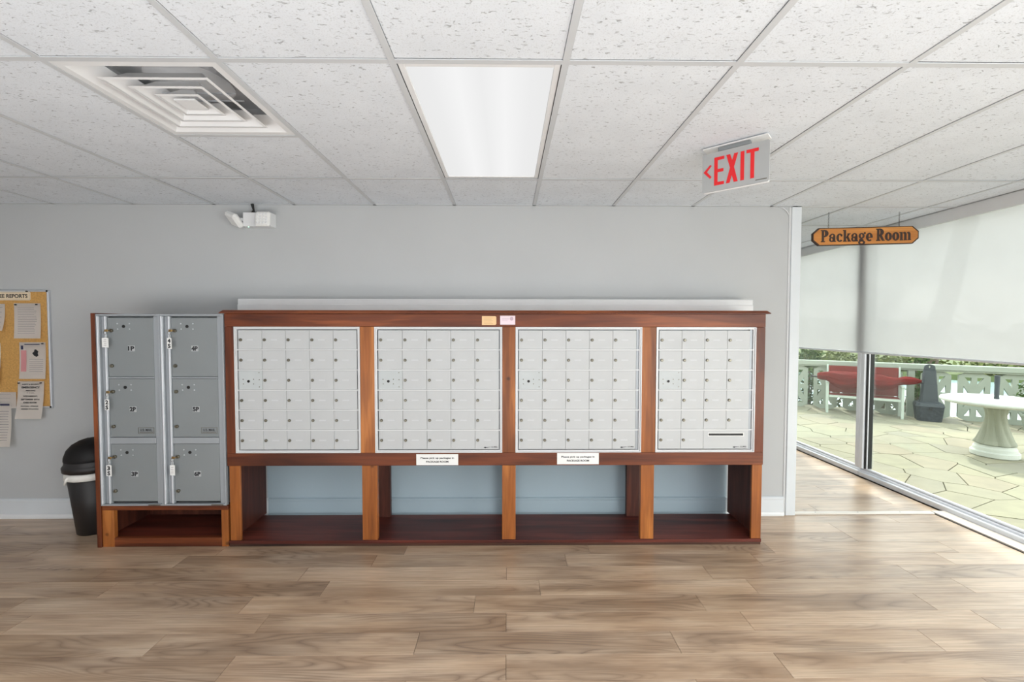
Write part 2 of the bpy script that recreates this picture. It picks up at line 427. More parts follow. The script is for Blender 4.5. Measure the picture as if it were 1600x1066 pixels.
# ceiling: slab, tiles and grid
ce = struct(obj('ceiling', B(XL, XW + .1, YF, 2.5, CZ + .30, CZ + .36), m_sub))
rows = [(-6.7, -5.48), (-5.48, -4.26), (-4.26, -3.04), (-3.04, -1.82), (-1.82, -.60), (-.60, 0), (0, .62), (.62, 1.84), (1.84, 2.4)]
cols = [(k * T, (k + 1) * T) for k in range(-8, 7)]
fill_panels = {(c, r) for c in (-4, 0, 4) for r in (2, 0)}
tc_ = {}
def tile(x0, x1, y0, y1):
    g = .011; key = (round(x1 - x0, 3), round(y1 - y0, 3))
    if key not in tc_:
        w, d = key
        bm = B(-w / 2 + g, w / 2 - g, -d / 2 + g, d / 2 - g, .004, .02, .0025); me = bpy.data.meshes.new('ceiling_tile'); bm.to_mesh(me); bm.free()
        me.materials.append(m_tile); tc_[key] = me
    o = bpy.data.objects.new('ceiling_tile', tc_[key]); C.objects.link(o); o.parent = ce
    o.location = Vector(((x0 + x1) / 2, (y0 + y1) / 2, CZ + random.uniform(-.0015, .001))) - ORG[ce.name]
for r, (y0, y1) in enumerate(rows):
    for c, (x0, x1) in zip(range(-8, 7), cols):
        x0, x1 = max(x0, XL), min(x1, XW - .035)
        if x1 - x0 < .05: continue
        if y0 >= 0 and x1 < XD: continue
        if y0 >= 0: x0 = max(x0, XD)
        if (c, r) == (0, 4) or (c, r) in fill_panels: continue
        if (c, r) == (-2, 4): tile(x0, x1, -1.21, y1); continue
        tile(x0, x1, y0, y1)
g2 = .012
for k in range(-7, 7):
    x = k * T
    for r, (y0, y1) in enumerate(rows):
        if y0 >= 0 and x < XD: continue
        a = y0 + g2 if r not in (0, ) else y0; b = y1 - (g2 if r not in (5,) else .001)
        obj('grid_bar', B(x - g2, x + g2, a, b, CZ, CZ + .0035), m_grid, ce)
for r, (y0, y1) in enumerate(rows[1:], 1):
    x0 = XL if y0 <= 0 else XD
    if abs(y0) < .01:
        obj('grid_bar', B(XL, 2.60, -.022, -.0005, CZ, CZ + .0035), m_grid, ce)
        obj('grid_bar', B(XD + .001, XW - .035, -g2, g2, CZ, CZ + .0035), m_grid, ce)
    else:
        obj('grid_bar', B(x0, XW - .035, y0 - g2, y0 + g2, CZ, CZ + .0035), m_grid, ce)
obj('grid_bar', B(-1.22 + g2, -.61 - g2, -1.21 - .011, -1.21 + .011, CZ, CZ + .0035), m_grid, ce)
obj('wall_angle', B(XW - .035, XW - .015, YF, 2.4, CZ, CZ + .0035), m_grid, ce)

# ceiling light panels
def panel_light(x0, y0, x1, y1, lens, label, group=None):
    t = thing('ceiling_light', label, 'ceiling light', ((x0 + x1) / 2, (y0 + y1) / 2, CZ), group=group)
    bm = bmesh.new(); a, w = .014, .024
    for (p, q, s, u) in ((x0 + a, x0 + a + w, y0 + a, y1 - a), (x1 - a - w, x1 - a, y0 + a, y1 - a), (x0 + a + w, x1 - a - w, y0 + a, y0 + a + w), (x0 + a + w, x1 - a - w, y1 - a - w, y1 - a)):
        box(bm, p, q, s, u, CZ + .004, CZ + .018, .002)
    obj('frame', bm, m_white, t)
    obj('lens', B(x0 + a + w, x1 - a - w, y0 + a + w, y1 - a - w, CZ + .010, CZ + .014), lens, t)
    obj('housing', B(x0 + a, x1 - a, y0 + a, y1 - a, CZ + .02, CZ + .10), m_white, t)
panel_light(0, -1.82, T, -.60, m_lens, 'lit rectangular flat ceiling light panel above the mailboxes')
for n_, (c, r) in enumerate(sorted(fill_panels)):  # unseen panels added as fill light, brighter than the one in view
    panel_light(c * T, rows[r][0], (c + 1) * T, rows[r][1], m_lensfill, 'lit ceiling light panel behind the viewpoint, %s of its row, %s row' % ({-4: 'left', 0: 'middle', 4: 'right'}[c], 'nearer' if r == 2 else 'further'), 'ceiling lights behind the viewpoint')

# square ceiling diffuser
vx0, vx1, vy0, vy1 = -1.22 + .013, -.61 - .013, -1.82 + .013, -1.21 - .013
vcx, vcy = (vx0 + vx1) / 2, (vy0 + vy1) / 2
vt = thing('air_vent', 'white square ceiling air diffuser with nested louvres and black duct opening', 'air vent', (vcx, vcy, CZ))
def sqring(bm, h0, z0, h1, z1, th=.002):
    """sloped square ring from half size h0 at z0 to h1 at z1, given a thickness"""
    V = []
    for h, z in ((h0, z0), (h1, z1), (h1 - th, z1 + th), (h0 - th, z0 + th)):
        V.append([bm.verts.new((vcx + sx_ * h, vcy + sy_ * h, z)) for sx_, sy_ in ((-1, -1), (1, -1), (1, 1), (-1, 1))])
    for i in range(4):
        for k in range(4):
            bm.faces.new((V[i][k], V[i][(k + 1) % 4], V[(i + 1) % 4][(k + 1) % 4], V[(i + 1) % 4][k]))
H = (vx1 - vx0) / 2
bm = bmesh.new(); sqring(bm, H, CZ + .002, H - .028, CZ + .002); sqring(bm, H - .028, CZ + .002, H - .085, CZ + .055)
obj('outer_frame', bm, m_white, vt)
for q, h in enumerate((.205, .145, .088)):
    bm = bmesh.new(); sqring(bm, h, CZ - .004, h - .012, CZ - .006); sqring(bm, h - .012, CZ - .006, h - .06, CZ + .045)
    obj('louvre_ring', bm, m_white, vt)
bm = bmesh.new()
prism(bm, [(-.042, -.042), (.042, -.042), (.042, .042), (-.042, .042)], lambda a, b, d: (vcx + a, vcy + b, d), CZ - .004, CZ + .002)
obj('centre_plate', bm, m_white, vt)
bm = bmesh.new()
for s in (-1, 1): box(bm, vcx - .20, vcx + .20, vcy + s * .03 - .003, vcy + s * .03 + .003, CZ + .028, CZ + .032)
obj('louvre_bracket', bm, m_chrome, vt)
bm = bmesh.new()
box(bm, vcx - H + .002, vcx - H + .012, vcy - H + .002, vcy + H - .002, CZ + .06, CZ + .12); box(bm, vcx + H - .012, vcx + H - .002, vcy - H + .002, vcy + H - .002, CZ + .06, CZ + .12)
box(bm, vcx - H + .012, vcx + H - .012, vcy - H + .002, vcy - H + .012, CZ + .06, CZ + .12); box(bm, vcx - H + .012, vcx + H - .012, vcy + H - .012, vcy + H - .002, CZ + .06, CZ + .12)
box(bm, vcx - H, vcx + H, vcy - H, vcy + H, CZ + .12, CZ + .126)
obj('plenum_box', bm, m_duct, vt)
bm = bmesh.new(); lathe(bm, [(.15, 0), (.158, 0), (.158, .03), (.15, .03)], (vcx, vcy, CZ + .088), 32); obj('duct_collar', bm, m_duct, vt)
bm = bmesh.new(); lathe(bm, [(.149, 0), (.149, .004)], (vcx, vcy, CZ + .112), 32); obj('duct_opening', bm, m_black, vt)

# ------------------------------------------------------------------ glazed right wall
def win(n, y0, y1):
    bm = bmesh.new()
    x0, x1 = XW, XW + .10
    box(bm, x0, x0 + .03, y0, y1, 0, .045, .004); box(bm, x0 + .03, x1, y0, y1, 0, .062, .004)      # sill rail in steps
    box(bm, x0 + .045, x0 + .075, y0, y1, .062, .082, .006)
    box(bm, x0, x1, y0, y1, CZ - .06, CZ + .1, .003)
    box(bm, x0, x1, y1 - .045, y1, .083, CZ - .061, .003); box(bm, x0, x1, y0, y0 + .045, .083, CZ - .061, .003)
    w = struct(obj('window_%d' % n, bm, m_alu))
    obj('glass', B(x0 + .055, x0 + .061, y0 + .046, y1 - .046, .083, CZ - .061), m_glass, w)
    bm = bmesh.new(); box(bm, x0 + .02, x0 + .09, y1 - .058, y1 - .0455, .083, CZ - .061)
    obj('gasket', bm, m_rubber, w)
    bm = bmesh.new(); box(bm, x0 + .03, x0 + .038, y1 - .068, y1 - .0585, .083, CZ - .061); obj('glazing_bead', bm, m_alu, w)
ys = [2.4, .91, -1.62, -4.15, -6.68]
for k in range(4): win(k + 1, ys[k + 1] + .0005, ys[k] - .0005)
# pale step board and threshold
struct(obj('trim_3', B(3.81, XW - .0005, YF, .04, 0.0005, .012, .002), m_threshold))
struct(obj('trim_4', B(3.800, 3.8095, YF, .045, -.009, .002), m_rubber))
bm = bmesh.new(); prism(bm, [(.0, .0005), (.0, .006), (.008, .011), (.04, .011), (.05, .0005)], YZ, XD + .001, 3.80)
th = struct(obj('trim_5', bm, m_threshold))
for x in (2.86, 3.2, 3.54):
    bm = bmesh.new(); lathe(bm, [(.004, 0), (.004, .0012)], (x, .022, .0112), 8); obj('screw', bm, m_lock, th)
# roller shades
def shade(y0, y1, label):
    t = thing('roller_shade', label, 'window shade', (XW - .03, (y0 + y1) / 2, CZ))
    bm = bmesh.new(); prism(bm, [(XW - .035, 2.322), (XW - .010, 2.322), (XW - .004, 2.34), (XW - .004, CZ - .001), (XW - .035, CZ - .001)], lambda a, b, d: (a, d, b), y0, y1)
    obj('cassette', bm, m_white, t)
    bm = bmesh.new(); box(bm, XW - .0205, XW - .0195, y0 + .01, y1 - .01, 1.245, 2.321); obj('fabric', bm, m_shade, t)
    bm = bmesh.new(); tube(bm, [(XW - .02, y0 + .01, 1.236), (XW - .02, y1 - .01, 1.236)], .009, 10); obj('hem_bar', bm, m_alu, t)
shade(-1.55, 2.36, 'white mesh roller shade lowered over the patio window by the package room')
shade(-6.6, -1.60, 'white mesh roller shade lowered over the windows behind the viewpoint')

# ------------------------------------------------------------------ mailbox cabinet
YC = -.465                      # front plane of cabinet and lockers
def cx(u, v=610): return aty(u, v, YC).x
def czz(v, u=790): return aty(u, v, YC).z
Z = {k: czz(v) for k, v in dict(capT=485.5, capB=490.5, unT=511, unB=707.5, midB=727.5, baseT=843.5).items()}
S = [(cx(352.5), cx(367.0)), (cx(563), cx(585.5)), (cx(785), cx(805.3)), (cx(1002.6), cx(1024.6)), (cx(1180), cx(1194.5))]
P = [(cx(359, 785), cx(375.5, 785)), (cx(566, 785), cx(589.5, 785)), (cx(784.6, 785), cx(805.6, 785)), (cx(1001, 785), cx(1021.6, 785)), (cx(1174.7, 785), cx(1190, 785))]
CL, CR = S[0][0], S[4][1]
cab = thing('mailbox_cabinet', 'long reddish wooden mailbox cabinet on open posts against the grey wall', 'cabinet', ((CL + CR) / 2, YC / 2, 0))
TH = .022
bm = bmesh.new()
pts = [(YC - .022, Z['capB'] + .001), (YC - .022, Z['capB'] + .006), (YC - .006, Z['capT'] + .001), (-.165, Z['capT'] + .001), (-.165, Z['capB'] + .001)]
x0, x1 = CL - .022, CR + .022
A_ = [bm.verts.new((x0 + (0 if i in (0, 1) or i == 4 else .018), y, z)) for i, (y, z) in enumerate(pts)]
B_ = [bm.verts.new((x1 - (0 if i in (0, 1) or i == 4 else .018), y, z)) for i, (y, z) in enumerate(pts)]
bm.faces.new(A_); bm.faces.new(B_[::-1])
for i in range(5): bm.faces.new((A_[i], B_[i], B_[(i + 1) % 5], A_[(i + 1) % 5]))
obj('cornice', bm, m_wx, cab)
obj('top_rail', B(CL, CR, YC, YC + TH, Z['unT'] + .001, Z['capB'], .0015), m_wx, cab)
obj('middle_rail', B(CL, CR, YC, YC + TH, Z['midB'], Z['unB'] - .001, .0015), m_wx, cab)
for i, (a, b) in enumerate(S):
    obj('stile', B(a, b, YC + .001, YC + TH, Z['unB'], Z['unT'], .0012), m_wz if 0 < i < 4 else m_wzr, cab)
for i, (a, b) in enumerate(P):
    obj('post', B(a, b, YC + .002, YC + (.04 if 0 < i < 4 else .0195), Z['baseT'] + .0005, Z['midB'] - .0005, .0015), m_wz, cab)
for u0, u1 in ((592, 611.5), (977.3, 996.5)):
    a, b = aty(u0, 770, -.075).x, aty(u1, 770, -.075).x
    obj('back_leg', B(a, b, -.11, -.07, Z['baseT'] + .0005, 1.0, .0015), m_wdy, cab)
obj('back_leg', B(P[2][0] , P[2][1], -.11, -.07, Z['baseT'] + .0005, 1.0, .0015), m_wdy, cab)
obj('side_panel', B(CL + .001, CL + .016, YC + TH, -.03, Z['baseT'] + .0005, Z['capB']), m_wdy, cab)
obj('side_panel', B(CR - .016, CR - .001, YC + TH, -.03, Z['baseT'] + .0005, Z['capB']), m_wdy, cab)
obj('base_board', B(CL + .004, CR - .004, YC - .004, -.065, Z['baseT'] - .022, Z['baseT'], .0015), m_wdk, cab)
obj('plinth', B(CL + .006, CR - .006, YC, YC + .022, 0, Z['baseT'] - .0225, .001), m_plinth, cab)
obj('box_bottom', B(CL + .018, CR - .018, YC + TH + .001, -.16, Z['unB'] - .03, Z['unB'] - .004), m_wdk, cab)
obj('box_back', B(CL + .018, CR - .018, -.16, -.148, Z['unB'] - .03, Z['capB']), m_wdk, cab)
# long white ledge board standing on the cabinet against the wall
zt = aty(790, 468, -.10).z
bm = bmesh.new()
prism(bm, [(-.145, Z['capT'] + .002), (-.145, zt - .045), (-.139, zt - .041), (-.139, zt - .006), (-.133, zt), (-.001, zt), (-.001, Z['capT'] + .002)], YZ, aty(371, 475, -.145).x, aty(1177, 475, -.145).x)
tag(obj('ledge', bm, m_white), 'long white moulded ledge board on the wall above the wooden mailbox cabinet', 'shelf')

# ------------------------------------------------------------------ mailbox units
def lockm(bm, x, z, y, r=.0062, d=.007, n=14):
    tube(bm, [(x, y, z), (x, y - d * .7, z), (x, y - d, z)], [r, r, r * .78], n)
    box(bm, x - .0009, x + .0009, y - d - .0006, y - d + .0004, z - r * .5, z + r * .5)
proto = {}
def mailbox(u0, u1, ncol, label, slot=False, dark=False):
    x0, x1 = cx(u0) + .001, cx(u1) - .001; z0, z1 = Z['unB'] + .001, Z['unT'] - .0005
    yf = YC - .004
    t = thing('mailbox_unit', label, 'mailboxes', ((x0 + x1) / 2, YC, z0), group='metal mailbox units in the wooden cabinet')
    bm = bmesh.new(); frame(bm, x0, x1, z0, z1, .006, yf, YC + .02); frame(bm, x0 + .0065, x1 - .0065, z0 + .0065, z1 - .0065, .009, YC + .003, YC + .03)
    fr = obj('frame', bm, m_metalfr, t)
    ix0, ix1, iz0, iz1 = x0 + .022, x1 - (.022 if not dark else .036), z0 + .016, z1 - .018
    obj('back_plate', B(x0 + .008, x1 - .008, YC + .031, YC + .034, z0 + .008, z1 - .008), m_lockerfr, t)
    if dark: obj('side_channel', B(x1 - .034, x1 - .0165, YC + .012, YC + .03, z0 + .017, z1 - .017), m_lockerfr, t)
    dw, dh = (ix1 - ix0) / ncol, (iz1 - iz0) / 6
    for r in range(1, 6):
        zz = iz1 - r * dh; obj('shelf_strip', B(x0 + .0155, x1 - .0155, YC + .0035, YC + .03, zz - .004, zz + .004, .001), m_metalfr, t)
    key = (ncol, round(dw, 3)); y0d, y1d = YC + .007, YC + .014
    dz0, dz1 = .0048, dh - .0048
    first = None
    for r in range(6):
        for c in range(ncol):
            X0, Z0 = ix0 + c * dw, iz1 - (r + 1) * dh
            if r == 2 and c == 0:
                ml = obj('master_lock_panel', B(X0 + .0008, X0 + dw - .0008, y0d, y1d, Z0 + dz0, Z0 + dz1, .0005), m_panel, t)
                hx, hz = X0 + dw * .415, Z0 + dh * .44
                bm = bmesh.new(); tube(bm, [(hx, y0d - .0002, hz), (hx, y0d - .002, hz)], .0115, 16); obj('lock_ring', bm, m_metalw, ml)
                bm = bmesh.new(); tube(bm, [(hx, y0d - .0022, hz), (hx, y0d - .0028, hz)], .009, 16); obj('key_hole', bm, m_black, ml)
                bm = bmesh.new()
                for dx, dz in ((-.036, .013), (-.035, -.018), (.033, .013), (.033, -.018), (.07, .058), (.071, .010), (.071, -.038)):
                    tube(bm, [(hx + dx, y0d - .0002, hz + dz), (hx + dx, y0d - .0015, hz + dz)], .0034, 8)
                obj('rivets', bm, m_lock, ml)
                continue
            if slot and r == 5 and c >= 2:
                if c == 2:
                    W2 = 2 * dw; bx0, bx1 = X0 + .0008, X0 + W2 - .0008; sz0, sz1 = Z0 + dh * .70, Z0 + dh * .815; sx0, sx1 = X0 + W2 * .115, X0 + W2 * .885
                    bm = bmesh.new()
                    box(bm, bx0, bx1, y0d, y1d, Z0 + dz0, sz0); box(bm, bx0, bx1, y0d, y1d, sz1, Z0 + dz1)
                    box(bm, bx0, sx0, y0d, y1d, sz0, sz1); box(bm, sx1, bx1, y0d, y1d, sz0, sz1)
                    dd = obj('outgoing_mail_door', bm, m_metalw, t)
                    bm = bmesh.new(); frame(bm, sx0 - .004, sx1 + .004, sz0 - .004, sz1 + .004, .004, y0d - .002, y0d - .0003); obj('slot_rim', bm, m_label, dd)
                    obj('slot_recess', B(sx0 + .0004, sx1 - .0004, y1d - .0025, y1d - .0005, sz0 + .0004, sz1 - .0004), m_black, dd)
                    badge(dd, bx1 - .012, Z0 + dz0 + .010, y0d)
                continue
            if first is None:
                d = obj('door', B(X0 + .0008, X0 + dw - .0008, y0d, y1d, Z0 + dz0, Z0 + dz1, .0007), m_metalw, t)
                lx, lz = X0 + dw * .115, Z0 + dh * .49
                bm = bmesh.new(); lockm(bm, lx, lz, y0d - .0002, .0098, .009); obj('lock', bm, m_lock, d)
                obj('number_label', B(X0 + dw * .37, X0 + dw * .66, y0d - .0006, y0d - .0001, lz - .0045, lz + .0045), m_labelf, d)
                first = (d, Vector((X0, 0, Z0)))
            else:
                d = dup(first[0], t, Vector((X0, 0, Z0)) - first[1])
                ORG[d.name] = ORG[first[0].name] + Vector((X0, 0, Z0)) - first[1]
            if r == 5 and c == ncol - 1 and not slot and u0 > 500:
                badge(d, X0 + dw - .010, Z0 + dz0 + .010, y0d)
    return t
def badge(par, xr, z, y):
    """bird-like mail emblem and U.S. MAIL lettering"""
    w0 = ORG[par.name]
    me = text_mesh('U.S. MAIL', .009, .042, .02, loc=(xr - .021, y - .0012, z + .006)); o = obj('mail_lettering', me, m_ink, par)
    bm = bmesh.new(); a, b = xr - .094, z - .004
    prism(bm, [(a, b + .004), (a + .006, b + .004), (a + .010, b), (a + .018, b + .004), (a + .046, b + .008), (a + .046, b + .0095), (a + .020, b + .008), (a + .012, b + .010), (a + .004, b + .0085)], XZ, y - .0012, y - .0006)
    obj('mail_emblem', bm, m_ink, par)
    bm = bmesh.new(); box(bm, xr - .042, xr, y - .0012, y - .0006, z - .003, z - .0018); obj('fine_print', bm, m_inkg, par)
mailbox(367.0, 563, 5, 'white metal mailbox bank at the left end, beside the grey parcel lockers')
mailbox(585.5, 785, 5, 'white metal mailbox bank second from left, above the left package notice')
mailbox(805.3, 1002.6, 5, 'white metal mailbox bank third from left, above the right package notice', dark=True)
mailbox(1024.6, 1180, 4, 'narrow four-column white mailbox bank at the right with a black mail slot', slot=True, dark=True)

# notes and notices on the cabinet
def sheet(name, u0, u1, v0, v1, y, mat, label, cat, skew=0, group=None):
    a, b = aty(u0, v0, y), aty(u1, v1, y)
    bm = bmesh.new(); prism(bm, [(a.x, b.z), (b.x, b.z + skew), (b.x, a.z + skew), (a.x, a.z)], XZ, y - .0012, y - .0004)
    o = obj(name, bm, mat); tag(o, label, cat, group); return o, a, b
y_ = YC - .0005
for u0, u1, v0, v1, lb in ((650.5, 716, 710, 727, 'white please pick up packages notice below the second mailbox bank'), (870.5, 935.5, 708, 725.5, 'white please pick up packages notice below the third mailbox bank')):
    o, a, b = sheet('notice', u0, u1, v0, v1, y_, m_label, lb, 'notice', group='package notices on the middle rail')
    mx = (a.x + b.x) / 2; hz = (a.z - b.z)
    obj('lettering', text_mesh('Please pick up packages in', hz * .20, .225, .03, loc=(mx, y_ - .0016, b.z + hz * .64)), m_ink, o)
    obj('lettering', text_mesh('PACKAGE ROOM', hz * .17, .15, .04, loc=(mx, y_ - .0016, b.z + hz * .32)), m_ink, o)
a, b = aty(753, 494, y_), aty(775.5, 508, y_)
bm = bmesh.new(); prism(bm, [(a.x, b.z), (b.x - .006, b.z), (b.x, b.z + .006), (b.x, a.z - .006), (b.x - .007, a.z), (a.x, a.z)], XZ, y_ - .0012, y_ - .0004)
o = tag(obj('note', bm, m_manila), 'small orange-tan card taped to the cabinet top rail, left of the pink one', 'note')
bm = bmesh.new()
for k in range(5): box(bm, a.x + .012, b.x - .022 - .01 * (k % 2), y_ - .0016, y_ - .0013, a.z - .014 - .009 * k, a.z - .012 - .009 * k)
obj('print_lines', bm, plain('tan ink', srgb(196, 160, 116), .8), o)
o, a, b = sheet('note', 781.5, 805, 493.5, 507.5, y_, m_pinkn, 'small pale pink and white card taped to the cabinet top rail', 'note')
bm = bmesh.new(); box(bm, a.x + .01, a.x + .06, y_ - .0016, y_ - .0013, a.z - .024, a.z - .020); box(bm, a.x + .012, a.x + .05, y_ - .0016, y_ - .0013, a.z - .034, a.z - .032)
lathe_pts = [(b.x - .024 + .012 * math.cos(t * PI / 8), a.z - .02 + .013 * math.sin(t * PI / 8)) for t in range(16)]
prism(bm, lathe_pts, XZ, y_ - .0016, y_ - .0013)
obj('print_lines', bm, plain('mauve ink', srgb(190, 168, 182), .8), o)

# ------------------------------------------------------------------ parcel lockers
lv = 640
LX = lambda u: cx(u, lv)
zT, zB = czz(491, 250), czz(790, 250)
base = thing('locker_stand', 'short open wooden stand and tall side board under the grey parcel lockers', 'stand', ((LX(156) + LX(354)) / 2, YC / 2, 0))
bx0, bx1 = cx(160, 820), min(cx(358, 820), CL - .0015)
bz1 = zB - .002
ox0, ox1, oz0, oz1 = cx(178, 820), bx1 - .045, czz(840.5, 250), czz(797.5, 250)
obj('post', B(bx0, ox0, YC, YC + .03, .0005, oz1, .0015), m_wz, base); obj('post', B(ox1, bx1, YC, YC + .03, .0005, oz1, .0015), m_wz, base)
obj('bottom_rail', B(ox0 + .0005, ox1 - .0005, YC, YC + .03, .0005, oz0, .0015), m_wx, base)
obj('top_rail', B(bx0, bx1, YC, YC + .03, oz1 + .0005, bz1, .0015), m_wx, base)
obj('shelf', B(bx0, bx1, YC + .031, -.03, oz0 - .02, oz0 - .002), m_wdk, base)
obj('side_board', B(bx0, bx0 + .015, YC + .031, -.03, oz0, bz1), m_wdy, base)
obj('side_board', B(bx1 - .015, bx1, YC + .031, -.03, oz0, bz1), m_wdy, base)
obj('back_board', B(bx0 + .016, bx1 - .016, -.10, -.088, oz0, bz1), m_wdy, base)
obj('deck', B(bx0 + .016, bx1 - .016, YC + .031, -.101, bz1 - .016, bz1), m_wdk, base)
obj('end_panel', B(LX(147.3), LX(154.3) - .0015, YC - .008, -.03, 0, czz(489.5, 250), .001), m_wzr, base)
def key_set(x, z, y, style, label):
    t = thing('key_with_tag', label, 'key', (x, y, z), group='tagged keys hanging in the locker locks')
    bm = bmesh.new(); box(bm, x - .022, x - .001, y - .016, y - .014, z - .008, z + .008, .0005); tube(bm, [(x, y - .015, z), (x, y - .001, z)], .003, 6)
    obj('key', bm, m_brass, t)
    bm = bmesh.new(); cpts = [(x - .016 + .009 * math.cos(a * PI / 8), y - .017, z - .013 + .013 * math.sin(a * PI / 8)) for a in range(17)]
    tube(bm, cpts, .0012, 6, caps=False); obj('ring', bm, m_lock, t)
    bm = bmesh.new(); tube(bm, [(x - .016, y - .018, z - .027), (x - .015, y - .018, z - .045)], .0011, 6); obj('chain', bm, m_lock, t)
    w, h = {'crumpled': (.042, .066), '4S': (.028, .074), '2S': (.028, .074), '3S': (.034, .076), 'faded': (.032, .072)}[style]
    cxx, c2 = x - .015, z - .046 - h / 2
    bm = bmesh.new(); prism(bm, [(cxx - w / 2, c2 - h / 2 + .003), (cxx + w / 2, c2 - h / 2), (cxx + w / 2, c2 + h / 2 - .004), (cxx + w * .2, c2 + h / 2), (cxx - w / 2, c2 + h / 2 - .003)], XZ, y - .020, y - .0175)
    tg = obj('tag', bm, m_label, t)
    if style in ('4S', '2S', '3S'):
        for k, ch in enumerate(style):
            obj('lettering', text_mesh(ch, .028, .019, .05, loc=(cxx, y - .0208, c2 + (.017 if k == 0 else -.017))), m_ink, tg)
    else:
        bm = bmesh.new()
        for k in range(4): box(bm, cxx - .008 - .002 * (k % 2), cxx + .009, y - .0206, y - .0203, c2 + .018 - k * .012, c2 + .021 - k * .012)
        obj('faded_writing', bm, m_inkg, tg)
def locker(ua, ub, nums, tags, label, deco):
    x0, x1 = LX(ua) + .0005, LX(ub) - .0005
    t = thing('parcel_locker', label, 'locker', ((x0 + x1) / 2, YC, zB), group='grey metal parcel lockers')
    W_ = x1 - x0
    bm = bmesh.new(); frame(bm, x0, x1, zB, zT, .012, YC - .006, YC + .02, .001)
    obj('outer_frame', bm, m_lockerfr, t)
    obj('cabinet_body', B(x0 + .002, x1 - .002, YC + .05, -.06, zB + .002, zT - .002), m_locker, t)
    a0 = x0 + .0125; d0 = x0 + W_ * .165; d1 = x1 - W_ * .108
    bm = bmesh.new(); box(bm, a0, a0 + .014, YC - .014, YC + .02, zB + .0125, zT - .0125, .004); box(bm, a0 + .0145, d0 - .014, YC + .006, YC + .02, zB + .0125, zT - .0125, .002)
    box(bm, d0 - .0135, d0 - .001, YC - .004, YC + .02, zB + .0125, zT - .0125, .003)
    obj('hinge_channel', bm, m_lockerfr, t)
    bm = bmesh.new(); box(bm, a0 + .003, a0 + .010, YC - .0165, YC - .0145, zB + .014, zT - .014, .0008); box(bm, d0 - .0115, d0 - .005, YC - .0065, YC - .0045, zB + .014, zT - .014, .0008)  # pale strips put the highlights along the channels into the colour
    obj('edge_highlight', bm, m_alu, t)
    bm = bmesh.new(); box(bm, d1 + .001, x1 - .0125, YC + .002, YC + .02, zB + .0125, zT - .0125, .002)
    obj('latch_channel', bm, m_lockerfr, t)
    rowsv = [(496.5, 589.0), (592, 683.5), (694, 784)]
    for (va, vb) in ((589.3, 591.7), (683.8, 693.7)):
        obj('cross_rail', B(d0, d1, YC - .001, YC + .02, czz(vb, 250) + .0005, czz(va, 250) - .0005, .001), m_lockerfr, t)
    for k, (va, vb) in enumerate(rowsv):
        z1, z0 = czz(va, 250) - .001, czz(vb, 250) + .001
        yd = YC + .004
        d = obj('door', B(d0 + .0005, d1 - .0005, yd, yd + .012, z0, z1, .0012), m_locker, t)
        hx, hz = d0 + .107, z1 - .057
        bm = bmesh.new(); tube(bm, [(hx, yd - .0003, hz), (hx, yd - .002, hz)], .0105, 16); obj('key_hole', bm, m_black, d)
        bm = bmesh.new()
        for dx, dz in ((-.040, .018), (.040, .018), (-.038, -.018), (.040, -.018)): tube(bm, [(hx + dx, yd - .0003, hz + dz), (hx + dx, yd - .0025, hz + dz)], .0048, 8)
        obj('rivets', bm, m_chrome, d)
        l1 = (d0 + .028, z1 - .085); l2 = (d0 + .026, z0 + .072)
        for (lx, lz) in (l1, l2):
            bm = bmesh.new(); lockm(bm, lx, lz, yd - .0003, .0115, .013, 16); obj('lock', bm, m_lock, d)
        nx, nz = (d0 + d1) / 2 + .002, (z0 + z1) / 2 - .008
        bm = bmesh.new(); box(bm, nx - .022, nx + .024, yd - .0009, yd - .0003, nz - .019, nz + .019); obj('number_plate', bm, plain('pale number backing', srgb(178, 180, 182), .5), d)
        obj('number', text_mesh(nums[k], .031, .042, .055, loc=(nx, yd - .0014, nz)), m_ink, d)
        if k == 1:
            px0, px1, pz0 = d1 - .118, d1 - .012, z0 + .022
            bm = bmesh.new(); frame(bm, px0, px1, pz0, pz0 + .042, .0022, yd - .0012, yd - .0004); obj('mail_plate_border', bm, m_lock, d)
            obj('mail_lettering', text_mesh('U.S. MAIL', .016, .08, .02, loc=((px0 + px1) / 2, yd - .0014, pz0 + .026)), m_ink, d)
            obj('mail_lettering', B(px0 + .008, px1 - .008, yd - .0014, yd - .0006, pz0 + .008, pz0 + .012), m_lock, d)
        if tags[k]: key_set(l1[0], l1[1], yd - .0145, tags[k][0], tags[k][1])
    bm = bmesh.new(); box(bm, x1 - .10, x1 - .02, YC - .0075, YC - .0065, zB + .002, zB + .009); obj('maker_plate', bm, m_lock, t)
m_np = None
locker(154.3, 253, ('1P', '2P', '3P'), (('crumpled', 'key with a crumpled white tag in the lock of locker 1P'), ('2S', 'key with a white 2S tag in the lock of locker 2P'), ('3S', 'key with a white 3S tag in the lock of locker 3P')), 'left grey metal parcel locker with doors 1P, 2P and 3P', 0)
locker(253, 351.8, ('4P', '5P', '6P'), (('4S', 'key with a white 4S tag in the lock of locker 4P'), None, ('faded', 'key with a faded white tag in the lock of locker 6P')), 'right grey metal parcel locker with doors 4P, 5P and 6P', 0)

